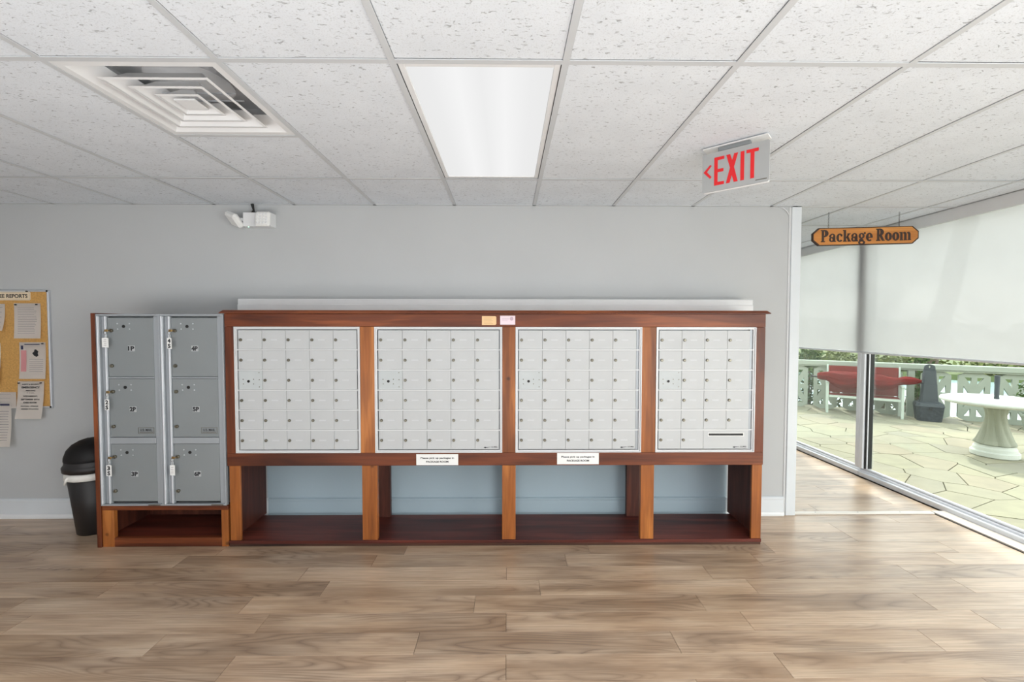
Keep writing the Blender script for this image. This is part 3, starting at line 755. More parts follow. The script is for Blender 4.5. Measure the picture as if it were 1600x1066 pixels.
# ------------------------------------------------------------------ waste bin
bc = (-2.597, -.21, 0)
bt = thing('waste_bin', 'black swing-top waste bin with white liner beside the parcel lockers', 'waste bin', bc)
bm = bmesh.new(); lathe(bm, [(.100, .001), (.106, .006), (.154, .455), (.150, .456), (.103, .012)], bc, 40); obj('body', bm, m_bin, bt, smooth=True)
bm = bmesh.new(); lathe(bm, [(.150, .4565), (.161, .445), (.164, .408), (.155, .404), (.156, .44)], bc, 40, lambda a, z: 1 + .006 * math.sin(a * 60)); 
tube(bm, [(bc[0] - .045, bc[1] - .150, .436), (bc[0] - .052, bc[1] - .156, .425), (bc[0] - .066, bc[1] - .156, .385)], [.008, .009, .006], 8)
obj('liner', bm, m_liner, bt, smooth=True)
bm = bmesh.new()
lathe(bm, [(.160, .4575), (.172, .462), (.174, .492), (.167, .502), (.163, .51), (.158, .56), (.142, .608), (.112, .645), (.072, .668), (.03, .680), (.002, .682)], bc, 40)
obj('lid', bm, m_bin, bt, smooth=True)
bm = bmesh.new()      # swing flap proud of the dome
ang = [PI * 1.24 + k * PI * .80 / 16 for k in range(17)]
prof = [(.163, .535), (.162, .56), (.146, .610), (.116, .648), (.074, .673), (.03, .686)]
g = [[bm.verts.new((bc[0] + r * math.cos(a) * 1.005, bc[1] + r * math.sin(a) * 1.005, z)) for (r, z) in prof] for a in ang]
for i in range(16):
    for j in range(5): bm.faces.new((g[i][j], g[i + 1][j], g[i + 1][j + 1], g[i][j + 1]))
bmesh.ops.solidify(bm, geom=bm.faces[:], thickness=.003)
obj('swing_flap', bm, m_bin, bt, smooth=True)

# ------------------------------------------------------------------ bulletin board and papers
yb_ = -.02
bxr, bzt, bzb = aty(77.5, 540, yb_).x, aty(60, 453.5, yb_).z, aty(60, 637.5, yb_).z
bxl = bxr - 1.22
bd = thing('bulletin_board', 'cork bulletin board with thin pale metal frame at the left edge', 'bulletin board', (bxr - .6, -.01, bzb))
obj('cork', B(bxl + .013, bxr - .013, -.014, -.001, bzb + .013, bzt - .013), m_cork, bd)
bm = bmesh.new(); frame(bm, bxl, bxr, bzb, bzt, .0125, yb_, -.001, .002); obj('frame', bm, m_chrome, bd)
bm = bmesh.new()
for x in (bxr - .007, bxl + .007):
    for z in (bzt - .007, bzb + .007): box(bm, x - .007, x + .007, yb_ - .002, yb_ - .0004, z - .007, z + .007, .001)
obj('corner_cap', bm, m_rubber, bd)
def paper(u0, u1, v0, v1, label, lines=0, curl=.02, tilt=0, y=-.017, mat=None, ink=None, lo=.12, hi=.85):
    a, b = aty(u0, v0, y), aty(u1, v1, y); n = 8
    bm = bmesh.new(); W_, H_ = b.x - a.x, a.z - b.z
    def pt(s, t_, o=0): return (a.x + W_ * s + tilt * t_, y - curl * t_ ** 2.2 - o, a.z - H_ * t_)
    F_ = [[bm.verts.new(pt(s, k / n)) for s in (0, 1)] for k in range(n + 1)]
    for k in range(n): bm.faces.new((F_[k][0], F_[k][1], F_[k + 1][1], F_[k + 1][0]))
    bmesh.ops.solidify(bm, geom=bm.faces[:], thickness=.0006)
    o = tag(obj('paper', bm, mat or m_paper), label, 'paper', 'papers pinned on the bulletin board')
    if lines:
        bm = bmesh.new(); rr = random.Random(lines * 7 + u0)
        for k in range(lines):
            t0 = lo + (hi - lo) * k / max(1, lines - 1); e = .86 - rr.random() * .12
            vs = [bm.verts.new(pt(s, tt, .0012)) for s, tt in ((.14, t0), (e, t0), (e, t0 + .012), (.14, t0 + .012))]; bm.faces.new(vs)
        obj('print_lines', bm, ink or m_inkg, o)
    return o, a, b, pt
def pin(x, z, y, label, par=None):
    t = tag(obj('pushpin', (lambda bm: (tube(bm, [(x, y, z), (x, y - .004, z), (x, y - .009, z), (x, y - .012, z)], [.002, .005, .0035, .0055], 8), bm)[1])(bmesh.new()), m_rubber), label, 'pushpin', 'black pushpins on the bulletin board')
o, a, b, pt = paper(21.5, 65, 474, 529, 'typed white letter pinned at upper right of the cork board', 16, .012, .004)
pin(a.x + .022, a.z - .012, -.018, 'pushpin at the upper left corner of the typed letter'); pin(b.x - .022, a.z - .010, -.018, 'pushpin at the upper right corner of the typed letter')
o, a, b, pt = paper(30, 73, 535, 592, 'white flyer with pink stripe and flag print below the typed letter', 0, .012, .002)
W_, H_ = b.x - a.x, a.z - b.z
def onp(par, name, s0, s1, t0, t1, mat, pt):
    bm = bmesh.new(); q = [bm.verts.new(pt(s, t_, .0014)) for s, t_ in ((s0, t0), (s1, t0), (s1, (t0 + t1) / 2), (s1, t1), (s0, t1), (s0, (t0 + t1) / 2))]; bm.faces.new(q); return obj(name, bm, mat, par)
onp(o, 'pink_stripe', .06, .27, .22, .80, m_pinkp, pt); onp(o, 'flag_print', .06, .15, .09, .20, m_navy, pt); onp(o, 'heading', .2, .78, .045, .07, m_navy, pt)
bm = bmesh.new(); q = [bm.verts.new(pt(.62 + .13 * math.cos(k * PI / 5) * (1 if k % 2 else .6), .30 + .11 * math.sin(k * PI / 5) * (1 if k % 3 else .7), .0014)) for k in range(10)]; bm.faces.new(q); obj('picture', bm, m_ink, o)
bm = bmesh.new()
for k in range(7):
    t0 = .46 + .055 * k; q = [bm.verts.new(pt(s, tt, .0014)) for s, tt in ((.38, t0), (.9, t0), (.9, t0 + .012), (.38, t0 + .012))]; bm.faces.new(q)
obj('print_lines', bm, m_inkg, o)
pin(b.x - .015, a.z - .010, -.018, 'pushpin at the corner of the flyer with a pink stripe')
o, a, b, pt = paper(28, 71, 596, 654, 'emergency meeting notice overhanging the lower right of the cork board', 0, .02, -.012, y=-.0255)
W_, H_ = b.x - a.x, a.z - b.z
for k, (s, t0, h, w) in enumerate((('SAFETY & SECURITY', .08, .032, .66), ('EMERGENCY', .165, .055, .70), ('MEETING', .25, .03, .36), ('7 P.M.', .31, .02, .3), ('WEDNESDAY,', .40, .04, .56), ('SEPTEMBER 20TH', .485, .04, .70), ('CARD ROOM', .57, .04, .50), ('PROPOSAL - UPGRADE', .665, .028, .66), ('- MEMBER SITUATION', .74, .028, .70))):
    q = pt(.5, t0, .0016); obj('lettering', text_mesh(s, H_ * h, W_ * w, .04, loc=q), m_ink if k != 3 else m_inkg, o)
pin(a.x + .014, a.z - .013, -.0262, 'pushpin at the left corner of the emergency notice'); pin(b.x - .018, a.z - .012, -.0262, 'pushpin at the right corner of the emergency notice')
paper(0 - 14, 9, 475, 517, 'curled white sheet at the left edge beside the typed letter', 5, .03, .006)
paper(-20, 3, 536, 600, 'white sheet cut off by the left edge of the picture', 4, .03, .004)
paper(-16, 26, 613, 638, 'wide pale sheet behind the long list at the bottom of the cork board', 4, .003, 0, y=-.0225, ink=m_inkg)
o, a, b, pt = paper(-4, 19.5, 629, 697, 'long narrow price-list strip hanging below the cork board frame', 12, .028, .01, y=-.0265, lo=.2)
onp(o, 'heading', .2, .9, .03, .075, m_navy, pt)
# COMMITTEE REPORTS strip
a, b = aty(47.5, 456, -.016), aty(47.5, 469.5, -.016)
wS = .43
bm = bmesh.new(); prism(bm, [(a.x - wS, b.z), (a.x - .008, b.z), (a.x, b.z + .008), (a.x, a.z - .008), (a.x - .008, a.z), (a.x - wS, a.z)], XZ, -.0185, -.0145)
hs = tag(obj('header_strip', bm, plain('cream plastic strip', srgb(226, 208, 178), .6)), 'cream COMMITTEE REPORTS name strip along the top of the cork board', 'sign')
obj('lettering', text_mesh('COMMITTEE REPORTS', .030, wS - .04, .03, loc=(a.x - wS / 2, -.0192, (a.z + b.z) / 2)), m_ink, hs)
bm = bmesh.new(); frame(bm, a.x - wS + .006, a.x - .006, b.z + .005, a.z - .005, .0018, -.0192, -.0186); obj('border', bm, m_inkg, hs)
pin(a.x - .016, a.z + .002, -.0195, 'large black pushpin at the right end of the name strip')

# ------------------------------------------------------------------ emergency light
e0, e1 = aty(377.5, 332, -.07), aty(424, 353.5, -.07)
et = thing('emergency_light', 'white twin-head emergency light high on the grey wall', 'emergency light', ((e0.x + e1.x) / 2, -.001, e1.z))
bm = bmesh.new(); prism(bm, [(e0.x - .012, -.001), (e0.x + .01, -.070), (e1.x - .005, -.070), (e1.x, -.001)], lambda a, b, d: (a, b, d), e1.z, e0.z)
obj('housing', bm, m_white, et)
bm = bmesh.new(); xm = e0.x + .14
box(bm, -.055, .055, -.018, .018, -.055, .055, .012); hd = obj('lamp_head', bm, m_label, et)
hd.location = Vector((e1.x - .042, -.105, (e0.z + e1.z) / 2 - .006)) - ORG[et.name]; hd.rotation_euler = (-.12, 0, .0)
ORG[hd.name] = Vector()
bm = bmesh.new()
for i in range(4):
    for j in range(4): tube(bm, [(-.033 + .022 * i, -.0185, -.033 + .022 * j), (-.033 + .022 * i, -.022, -.033 + .022 * j)], [.009, .005], 8)
obj('led_lens', bm, m_white, hd)
bm = bmesh.new(); box(bm, -.058, .058, -.016, .030, -.058, .058, .014); hd = obj('lamp_head', bm, m_label, et)
hd.location = Vector((e0.x - .045, -.085, (e0.z + e1.z) / 2 - .006)) - ORG[et.name]; hd.rotation_euler = (Matrix.Rotation(-.80, 3, 'Z') @ Matrix.Rotation(.75, 3, 'X') @ Matrix.Rotation(.5, 3, 'Y')).to_euler()
ORG[hd.name] = Vector()
bm = bmesh.new()
for i in range(4):
    for j in range(4): tube(bm, [(-.033 + .022 * i, -.0145, -.033 + .022 * j), (-.033 + .022 * i, -.018, -.033 + .022 * j)], [.009, .005], 8)
obj('led_lens', bm, m_lockerfr, hd)
bm = bmesh.new(); tube(bm, [(e0.x + .004, -.055, (e0.z + e1.z) / 2), (e0.x - .03, -.075, (e0.z + e1.z) / 2)], .012, 10); tube(bm, [(e1.x - .042, -.0705, (e0.z + e1.z) / 2), (e1.x - .042, -.088, (e0.z + e1.z) / 2)], .012, 10)
obj('swivel', bm, m_white, et)
hx_ = aty(395.5, 325, -.03).x
bm = bmesh.new(); tube(bm, [(hx_, -.03, e0.z + .001), (hx_, -.03, e0.z + .012), (hx_ + .004, -.03, e0.z + .028), (hx_ - .006, -.03, CZ - .003)], [.013, .012, .007, .012], 10); obj('cable_gland', bm, m_rubber, et)
bm = bmesh.new(); lathe(bm, [(.004, 0), (.004, .004)], (aty(389, 354, -.05).x, -.055, e1.z - .0045), 8); obj('status_light', bm, m_led, et)

# small white cable at the top corner by the opening
bm = bmesh.new(); tube(bm, [(2.50, -.006, CZ - .003), (2.535, -.008, CZ - .012), (2.562, -.008, CZ - .035), (2.580, -.009, CZ - .065)], .0035, 8)
tag(obj('cable', bm, m_white, smooth=True), 'short white cable looping down at the top corner beside the opening', 'cable')

# ------------------------------------------------------------------ EXIT sign
zt_ = 2.383
pa = atz(1098, 243, zt_); pb = atz(1203, 217, zt_)
pm = (pa + pb) / 2; ang_ = math.atan2(pb.y - pa.y, pb.x - pa.x); wE = (pb - pa).length; hE = .197
ex = thing('exit_sign', 'grey EXIT sign with red letters and left arrow hanging from the ceiling', 'exit sign', (pm.x, pm.y, zt_), rz=ang_)
def E(bm, name, mat): return obj(name, bm, mat, ex)
bm = bmesh.new(); c_ = .006
prism(bm, [(-wE / 2 + c_, -hE), (wE / 2 - c_, -hE), (wE / 2, -hE + c_), (wE / 2, -c_), (wE / 2 - c_, 0), (-wE / 2 + c_, 0), (-wE / 2, -c_), (-wE / 2, -hE + c_)], XZ, 0, .006)
face = E(bm, 'face_panel', m_exit)
E(B(-wE / 2 + .004, wE / 2 - .002, .0065, .022, -hE - .003, -.004, .003), 'rear_housing', m_white)
E(B(-wE * .26, wE * .22, .004, .045, .0005, CZ - zt_ - .008, .003), 'mount', m_locker)
E(B(-wE * .5, wE * .48, -.004, .075, CZ - zt_ - .0075, CZ - zt_ - .001, .002), 'canopy', m_white)
def lt(polys, name):
    bm = bmesh.new()
    for p in polys: prism(bm, [(-wE / 2 + a * wE, -b * hE) for a, b in p], XZ, -.0015, -.0003)
    return E(bm, name, m_red)
R_ = lambda a, b, c, d: [(a, c), (b, c), (b, d), (a, d)]
lt([[(.02, .47), (.125, .30), (.150, .33), (.075, .47), (.150, .62), (.125, .66)]], 'arrow')
lt([R_(.19, .245, .14, .86), R_(.245, .345, .14, .22), R_(.245, .335, .45, .53), R_(.245, .345, .78, .86)], 'letter_e')
lt([[(.375, .14), (.435, .14), (.465, .30), (.495, .14), (.553, .14), (.495, .48), (.553, .86), (.495, .86), (.463, .68), (.432, .86), (.375, .86), (.434, .48)]], 'letter_x')
lt([R_(.59, .645, .14, .86)], 'letter_i')
lt([R_(.675, .85, .14, .22), R_(.735, .79, .22, .86)], 'letter_t')
E(B(wE * .31, wE * .47, -.0012, -.0004, -hE * .935, -hE * .915), 'maker_text', m_lock)

# ------------------------------------------------------------------ Package Room sign
ys_ = .13
a, b, c, d = aty(1269, 368, ys_ + .02), aty(1437, 365, ys_ - .02), aty(1300, 354, ys_), aty(1300, 383, ys_)
wP, hP = (b - a).length, .142
pr = thing('hanging_sign', 'wooden Package Room sign hanging on two chains in the opening', 'sign', ((a.x + b.x) / 2, ys_, (c.z + d.z) / 2), rz=-.03)
tilt = Matrix.Rotation(-.022, 4, 'Y')
def SG(bm_or_me, name, mat, par=None):
    if isinstance(bm_or_me, bpy.types.Mesh): bm_or_me.transform(tilt)
    else: bmesh.ops.transform(bm_or_me, matrix=tilt, verts=bm_or_me.verts[:])
    return obj(name, bm_or_me, mat, par or pr)
def plaque(w, h, c):
    pts = []
    for sx_, sz_, order in ((-1, -1, 0), (1, -1, 1), (1, 1, 0), (-1, 1, 1)):
        arc = [(sx_ * (w / 2 - c * math.cos(t) * 1.0) if True else 0, sz_ * (h / 2 - c * math.sin(t))) for t in [k * PI / 10 for k in range(6)]]
        # shallow scooped corner
        arc = [(sx_ * (w / 2 - c * (1 - .75 * (1 - k / 5) - .25 * (1 - k / 5) ** 2) * 1.0), sz_ * (h / 2 - c * (1 - (k / 5) * .75 - .25 * (k / 5) ** 2))) for k in range(6)]
        pts += arc[::-1] if order else arc
    return pts
def plq(w, h, c):
    return [(-w / 2, -h / 2 + c), (-w / 2 + c * .45, -h / 2 + c * .62), (-w / 2 + c * 1.15, -h / 2), (w / 2 - c * 1.15, -h / 2), (w / 2 - c * .45, -h / 2 + c * .62), (w / 2, -h / 2 + c),
            (w / 2, h / 2 - c), (w / 2 - c * .45, h / 2 - c * .62), (w / 2 - c * 1.15, h / 2), (-w / 2 + c * 1.15, h / 2), (-w / 2 + c * .45, h / 2 - c * .62), (-w / 2, h / 2 - c)]
bm = bmesh.new(); prism(bm, plq(wP, hP, .042), XZ, 0, .019); SG(bm, 'board', m_dkedge)
bm = bmesh.new(); prism(bm, plq(wP - .016, hP - .014, .041), XZ, -.0012, -.0002); SG(bm, 'face', m_pine)
def glyphs():
    """heavy slab-serif letters built from strokes, x-height 1, baseline 0"""
    bm = bmesh.new(); y0, y1 = -.0030, -.0014
    SX, SZ = .0465, .066; st = .30
    def poly(pts, ox): prism(bm, [((ox + a) * SX, b * SZ) for a, b in pts], XZ, y0, y1)
    def rc(a, b, c, d, ox): poly([(a, c), (b, c), (b, d), (a, d)], ox)
    def arc(cx_, cz_, ro, rz, ri, rzi, a0, a1, ox, n=14):
        for k in range(n):
            t0, t1 = a0 + (a1 - a0) * k / n, a0 + (a1 - a0) * (k + 1) / n
            poly([(cx_ + ro * math.cos(t0), cz_ + rz * math.sin(t0)), (cx_ + ro * math.cos(t1), cz_ + rz * math.sin(t1)), (cx_ + ri * math.cos(t1), cz_ + rzi * math.sin(t1)), (cx_ + ri * math.cos(t0), cz_ + rzi * math.sin(t0))], ox)
    def P(ox): rc(.08, .42, 0, 1.48, ox); rc(-.06, .56, 0, .13, ox); rc(-.06, .2, 1.36, 1.48, ox); arc(.42, 1.05, .66, .45, .14, .30, -PI / 2, PI / 2, ox)
    def R(ox): P(ox); poly([(.42, .62), (.78, .70), (1.10, .10), (1.22, .10), (1.22, 0), (.80, 0)], ox)
    def a(ox): rc(.62, .94, 0, .72, ox); rc(.90, 1.06, 0, .12, ox); arc(.52, .68, .42, .34, .16, .20, 0, PI, ox); arc(.18, .70, .14, .16, 0, 0, 0, 2 * PI, ox); arc(.42, .30, .40, .32, .12, .16, 0, 2 * PI, ox)
    def c(ox): arc(.50, .5, .50, .52, .14, .36, .25 * PI, 1.78 * PI, ox); arc(.76, .78, .14, .15, 0, 0, 0, 2 * PI, ox)
    def k(ox): rc(.06, .40, 0, 1.42, ox); rc(-.04, .52, 0, .12, ox); rc(-.04, .2, 1.30, 1.42, ox); poly([(.38, .44), (.70, 1.0), (1.02, 1.0), (.58, .40)], ox); poly([(.44, .62), (.72, .66), (1.10, 0), (.72, 0)], ox); rc(.62, 1.14, 0, .10, ox); rc(.60, 1.08, .90, 1.0, ox)
    def g(ox): arc(.46, .66, .44, .36, .14, .20, 0, 2 * PI, ox); arc(.46, -.14, .52, .28, .22, .12, 0, 2 * PI, ox); poly([(.05, .05), (.5, .05), (.8, .14), (.5, .34), (.15, .3)], ox); arc(.92, .98, .15, .14, 0, 0, 0, 2 * PI, ox)
    def e(ox): arc(.50, .5, .50, .52, .13, .36, 0, 1.74 * PI, ox); rc(.3, .98, .40, .52, ox)
    def o(ox): arc(.50, .5, .52, .52, .13, .36, 0, 2 * PI, ox, 20)
    def m(ox):
        for q in (0.04, .62, 1.20): rc(q, q + .34, 0, .78 if q > .1 else 1.0, ox); rc(q - .06, q + .42, 0, .11, ox)
        rc(-.08, .2, .88, 1.0, ox)
        for q in (.62, 1.20): arc(q + .04, .70, .30, .32, 0.0, .08, 0, PI * .8, ox)
    x = 0
    for fn, adv in ((P, 1.13), (a, 1.10), (c, 1.02), (k, 1.14), (a, 1.10), (g, 1.10), (e, 1.05), (None, .5), (R, 1.24), (o, 1.08), (o, 1.12), (m, 1.6)):
        if fn: fn(x)
        x += adv
    xs = [v.co.x for v in bm.verts]; w = max(xs) - min(xs); k_ = .715 / w
    for v in bm.verts: v.co.x = (v.co.x - (max(xs) + min(xs)) / 2) * k_; v.co.z -= .043
    return bm
SG(glyphs(), 'lettering', m_dkedge)
for px_, w in ((1297, -1), (1405, 1)):
    top = CZ - pr.location.z - .001; x = (aty(px_, 350, ys_).x - pr.location.x)
    zb_ = hP / 2 + x * .022 - .002
    bm = bmesh.new(); n_ = 11; L_ = (top - zb_) / n_
    for k in range(n_):
        z0 = zb_ + (k + .5) * L_; q = [(x + (.0045 * math.cos(t * PI / 4) if k % 2 else 0), .009 + (0 if k % 2 else .0045 * math.cos(t * PI / 4)), z0 + L_ * .62 * math.sin(t * PI / 4)) for t in range(9)]
        tube(bm, q, .0012, 5, caps=False)
    obj('chain', bm, m_chain, pr)

# ------------------------------------------------------------------ patio
FA, FB = Vector((5.95, 4.70)), Vector((8.22, 3.08)); FD = (FB - FA).normalized(); FNm = Vector((-FD.y, FD.x))
def fp(s, off=0): q = FA + FD * s + FNm * off; return q.x, q.y
bm = bmesh.new()
q0, q1 = fp(-3.2, .35), fp(5.5, .35)
prism(bm, [(XW + .101, -6.8), (11.5, -6.8), (11.5, q1[1]), q1, q0, (XW + .101, q0[1])], XY, -.6, -.022)
pat = struct(obj('ground_patio', bm, m_soil))
rs = random.Random(11); seeds = []
gs = .40
for i in range(14):
    for j in range(24):
        x = XW + .16 + (i + .5 + rs.uniform(-.42, .42)) * gs; y = -3.2 + (j + .5 + rs.uniform(-.42, .42)) * gs
        if (Vector((x, y)) - FA).dot(FNm) < .22: seeds.append((x, y))
seeds = [s for s in seeds if s[0] < 9.3 and s[1] > -2.9]
def clip(poly, nx, ny, d):
    out = []
    for i in range(len(poly)):
        p, q = poly[i], poly[(i + 1) % len(poly)]; a = p[0] * nx + p[1] * ny - d; b = q[0] * nx + q[1] * ny - d
        if a <= 0: out.append(p)
        if a * b < 0:
            t = a / (a - b); out.append((p[0] + (q[0] - p[0]) * t, p[1] + (q[1] - p[1]) * t))
    return out
ns = 0
for (x, y) in seeds:
    poly = [(x - .7, y - .7), (x + .7, y - .7), (x + .7, y + .7), (x - .7, y + .7)]
    nb = sorted(seeds, key=lambda s: (s[0] - x) ** 2 + (s[1] - y) ** 2)[1:14]
    for (a, b) in nb:
        dx, dy = a - x, b - y; L = math.hypot(dx, dy); nx, ny = dx / L, dy / L
        poly = clip(poly, nx, ny, (x + a) / 2 * nx + (y + b) / 2 * ny - .0045)
        if len(poly) < 3: break
    if len(poly) > 2: poly = clip(poly, -1, 0, -(XW + .105))
    if len(poly) > 2: poly = clip(poly, FNm.x, FNm.y, FA.dot(FNm) + .3)
    if len(poly) < 3 or ns >= 298: continue
    bm = bmesh.new(); prism(bm, poly, XY, -.022, rs.uniform(-.003, .001)); obj('paving_stone', bm, m_stone, pat); ns += 1

# balustrade
bal = thing('balustrade', 'pale concrete balustrade of pierced panels along the patio edge', 'balustrade', (*fp(1.5), 0), rz=math.atan2(FD.y, FD.x))
ba = lambda s: s - 1.5
bm = bmesh.new(); box(bm, ba(-2.6), ba(5.0), -.085, .085, .79, .875, .008); box(bm, ba(-2.6), ba(5.0), -.07, .07, .768, .7895, .004)
obj('top_rail', bm, m_conc, bal)
outer = [(-.085, .0), (.085, .0), (.155, .035), (.1775, .05), (.1775, .715), (.155, .73), (.085, .767), (-.085, .767), (-.155, .73), (-.1775, .715), (-.1775, .05), (-.155, .035)]
h1 = [(-.108, .69), (-.033, .69), (-.035, .565), (-.055, .60), (-.078, .645)]
h2 = [(-.117, .56), (-.108, .53), (-.085, .49), (-.053, .425), (-.117, .425)]
hs_ = []
for h in (h1, h2):
    for sx_ in (1, -1):
        for fz in (0, 1): hs_.append([(x * sx_, (.765 - z) if fz else z) for x, z in h])
pme = shape2d(outer, hs_, .03)
pme.materials.append(m_conc)
cs = [.33 - .44 * k for k in range(7)] + [.77, 1.21] + [1.795 + .437 * k for k in range(7)]
for s in sorted(cs):
    o = bpy.data.objects.new('pierced_panel', pme); C.objects.link(o); o.parent = bal; o.location = (ba(s), 0, 0)
obj('post', B(ba(1.447), ba(1.535), -.06, .06, 0, .767, .004), m_conc, bal)
obj('post', B(ba(-2.6), ba(-2.51), -.06, .06, 0, .767, .004), m_conc, bal); obj('post', B(ba(4.9), ba(4.99), -.06, .06, 0, .767, .004), m_conc, bal)

# two low resin chairs
ca = Vector((5.95, 4.11)); cb = Vector((6.78, 3.53)); cdv = (cb - ca).normalized(); rzc = math.atan2(cdv.y, cdv.x)
Lc = (cb - ca).length
def chair(cx_, cy_, label):
    t = thing('patio_chair', label, 'chair', (cx_, cy_, 0), rz=rzc, group='low patio chairs by the balustrade')
    w, dp = .235, .31
    for sx_ in (-1, 1):
        x = sx_ * (w - .015)
        obj('leg', B(x - .018, x + .018, -.02, .02, 0, .50, .004), m_chairw, t); obj('leg', B(x - .018, x + .018, dp - .04, dp, 0, .50, .004), m_chairw, t)
        obj('armrest', B(x - .024, x + .024, -.03, dp + .01, .501, .53, .006), m_chairw, t)
    bm = bmesh.new(); box(bm, -w + .035, w - .035, -.012, .022, .275, .315, .004); box(bm, -w + .035, w - .035, dp - .03, dp - .005, .26, .30, .004)
    obj('seat_frame', bm, m_chairw, t)
    bm = bmesh.new(); box(bm, -w + .04, w - .04, .024, dp - .032, .296, .325, .01); obj('seat_sling', bm, m_sling, t)
    bm = bmesh.new(); prism(bm, [(dp - .02, .33), (dp + .0, .33), (dp + .04, .80), (dp + .02, .80)], YZ, -w + .035, w - .035); obj('backrest', bm, m_sling, t)
    bm = bmesh.new()
    for sx_ in (-1, 1): tube(bm, [(sx_ * (w - .02), dp - .01, .54), (sx_ * (w - .02), dp + .035, .82)], .014, 8)
    obj('back_post', bm, m_chairw, t)
m1 = ca + cdv * .235; m2 = cb - cdv * .235
chair(m1.x, m1.y, 'white patio chair with red sling seat, the left one by the balustrade')
chair(m2.x, m2.y, 'white patio chair with red sling seat, the right one beside the grey umbrella base')
# folded red umbrella lying over the arms
ut = thing('folded_parasol', 'folded red patio umbrella lying across the two chairs', 'umbrella', (*((ca + cb) / 2), .6), rz=rzc)
bm = bmesh.new(); n1, n2 = 34, 22
prof = [(0, .045), (.04, .07), (.10, .075), (.16, .12), (.28, .145), (.38, .13), (.46, .095), (.50, .10), (.64, .13), (.74, .09), (.80, .055), (.84, .066), (.93, .055), (1, .02)]
def rad(t):
    for (a, ra), (b, rb) in zip(prof, prof[1:]):
        if a <= t <= b: return ra + (rb - ra) * (t - a) / (b - a)
    return prof[-1][1]
xa, xb = -.635, .71
rg = []
for i in range(n1 + 1):
    t = i / n1; r = rad(t); x = xa + (xb - xa) * t; zc = .035 - .065 * max(0, math.sin(2 * PI * (x + .5) / 1.0 - 0 if x < 0 else 2 * PI * x)) * (1 if abs(x) < .5 else 0) - (.01 if x > .3 else 0)
    rg.append([bm.verts.new((x + .01 * math.sin(k * 2.1 + 3), .03 + r * 1.0 * math.cos(2 * PI * k / n2) * (1 + .22 * math.sin(k * 2.5 + t * 5)), zc + r * .92 * math.sin(2 * PI * k / n2) * (1 + .22 * math.sin(k * 2.5 + t * 6)))) for k in range(n2)])
for i in range(n1):
    for k in range(n2): bm.faces.new((rg[i][k], rg[i][(k + 1) % n2], rg[i + 1][(k + 1) % n2], rg[i + 1][k]))
bm.faces.new(rg[0][::-1]); bm.faces.new(rg[-1])
obj('canopy', bm, m_cloth, ut, smooth=True)
bm = bmesh.new(); tube(bm, [(xa - .105, .03, .022), (xa + .02, .03, .012)], .014, 8); obj('pole', bm, m_rubber, ut)
bm = bmesh.new(); tube(bm, [(xb - .01, .03, .002), (xb + .02, .03, .002)], [.014, .008], 8); obj('tip', bm, m_rubber, ut)
bm = bmesh.new()
for k in range(12):
    pass
lathe(bm, [(.078, 0), (.083, .004), (.083, .018), (.078, .022)], (0, 0, 0), 20)
bmesh.ops.transform(bm, matrix=Matrix.Translation((.455, .03, .003)) @ Matrix.Scale(.72, 4) @ Matrix.Rotation(PI / 2, 4, 'Y'), verts=bm.verts[:])
obj('tie_strap', bm, m_cloth, ut)

# grey umbrella base
ub = thing('parasol_stand', 'grey rock-look umbrella base with tall tapered tower by the balustrade', 'umbrella base', (7.13, 3.48, 0), rz=-.62)
bm = bmesh.new()
def tap(bm, w0, d0, z0, w1, d1, z1, c=.04):
    def ring(w, d, z): return [bm.verts.new((x, y, z)) for x, y in ((-w + c, -d), (w - c, -d), (w, -d + c), (w, d - c), (w - c, d), (-w + c, d), (-w, d - c), (-w, -d + c))]
    a, b = ring(w0, d0, z0), ring(w1, d1, z1)
    for i in range(8): bm.faces.new((a[i], a[(i + 1) % 8], b[(i + 1) % 8], b[i]))
    bm.faces.new(a[::-1]); bm.faces.new(b)
tap(bm, .145, .145, 0, .168, .168, .235); obj('foot', bm, m_umbs, ub)
bm = bmesh.new(); tap(bm, .174, .174, .236, .158, .158, .285); obj('lid', bm, m_umb, ub)
bm = bmesh.new(); tap(bm, .105, .09, .286, .072, .06, .80, .02); tap(bm, .092, .076, .56, .09, .074, .575, .02); tap(bm, .12, .105, .286, .115, .10, .31, .03)
tw = obj('tower', bm, m_umb, ub)
bm = bmesh.new(); pts_ = [(-.065, .8005)] + [(-.065 * math.cos(k * PI / 10), .845 + .05 * math.sin(k * PI / 10)) for k in range(11)] + [(.065, .8005)]
me = shape2d(pts_, [[(.014 * math.cos(k * PI / 4), .855 + .018 * math.sin(k * PI / 4)) for k in range(8)]], .022); obj('handle', me, m_umb, ub)
bm.free()
bm = bmesh.new(); tube(bm, [(0, -.168, .20), (0, -.184, .20)], .022, 10); obj('knob', bm, m_rubber, ub)

# round concrete table
tx, ty = 6.04, 1.56
tt = thing('patio_table', 'round white concrete table on a fluted twisted pedestal', 'table', (tx, ty, 0))
bm = bmesh.new(); lathe(bm, [(.05, .001), (.193, .001), (.203, .012), (.203, .055), (.196, .065), (.182, .067), (.180, .10), (.172, .112), (.166, .114), (.162, .135), (.05, .14)], (tx, ty, 0), 48); obj('base', bm, m_concl, tt, smooth=False)
def flute(a, z): return .88 + .09 * abs(math.sin(PI * (a * 9 + z * 1.6))) - .05
bm = bmesh.new(); lathe(bm, [(.16, .141), (.195, .142), (.195, .155), (.172, .19), (.145, .26), (.118, .34), (.100, .42), (.096, .48), (.108, .54), (.13, .585), (.14, .592)], (tx, ty, 0), 72, flute); obj('pedestal', bm, m_ped, tt, smooth=False)
bm = bmesh.new(); lathe(bm, [(.10, .593), (.41, .598), (.46, .612), (.475, .625), (.475, .64), (.465, .655), (.45, .66), (.02, .66)], (tx, ty, 0), 72); obj('tabletop', bm, m_concl, tt)
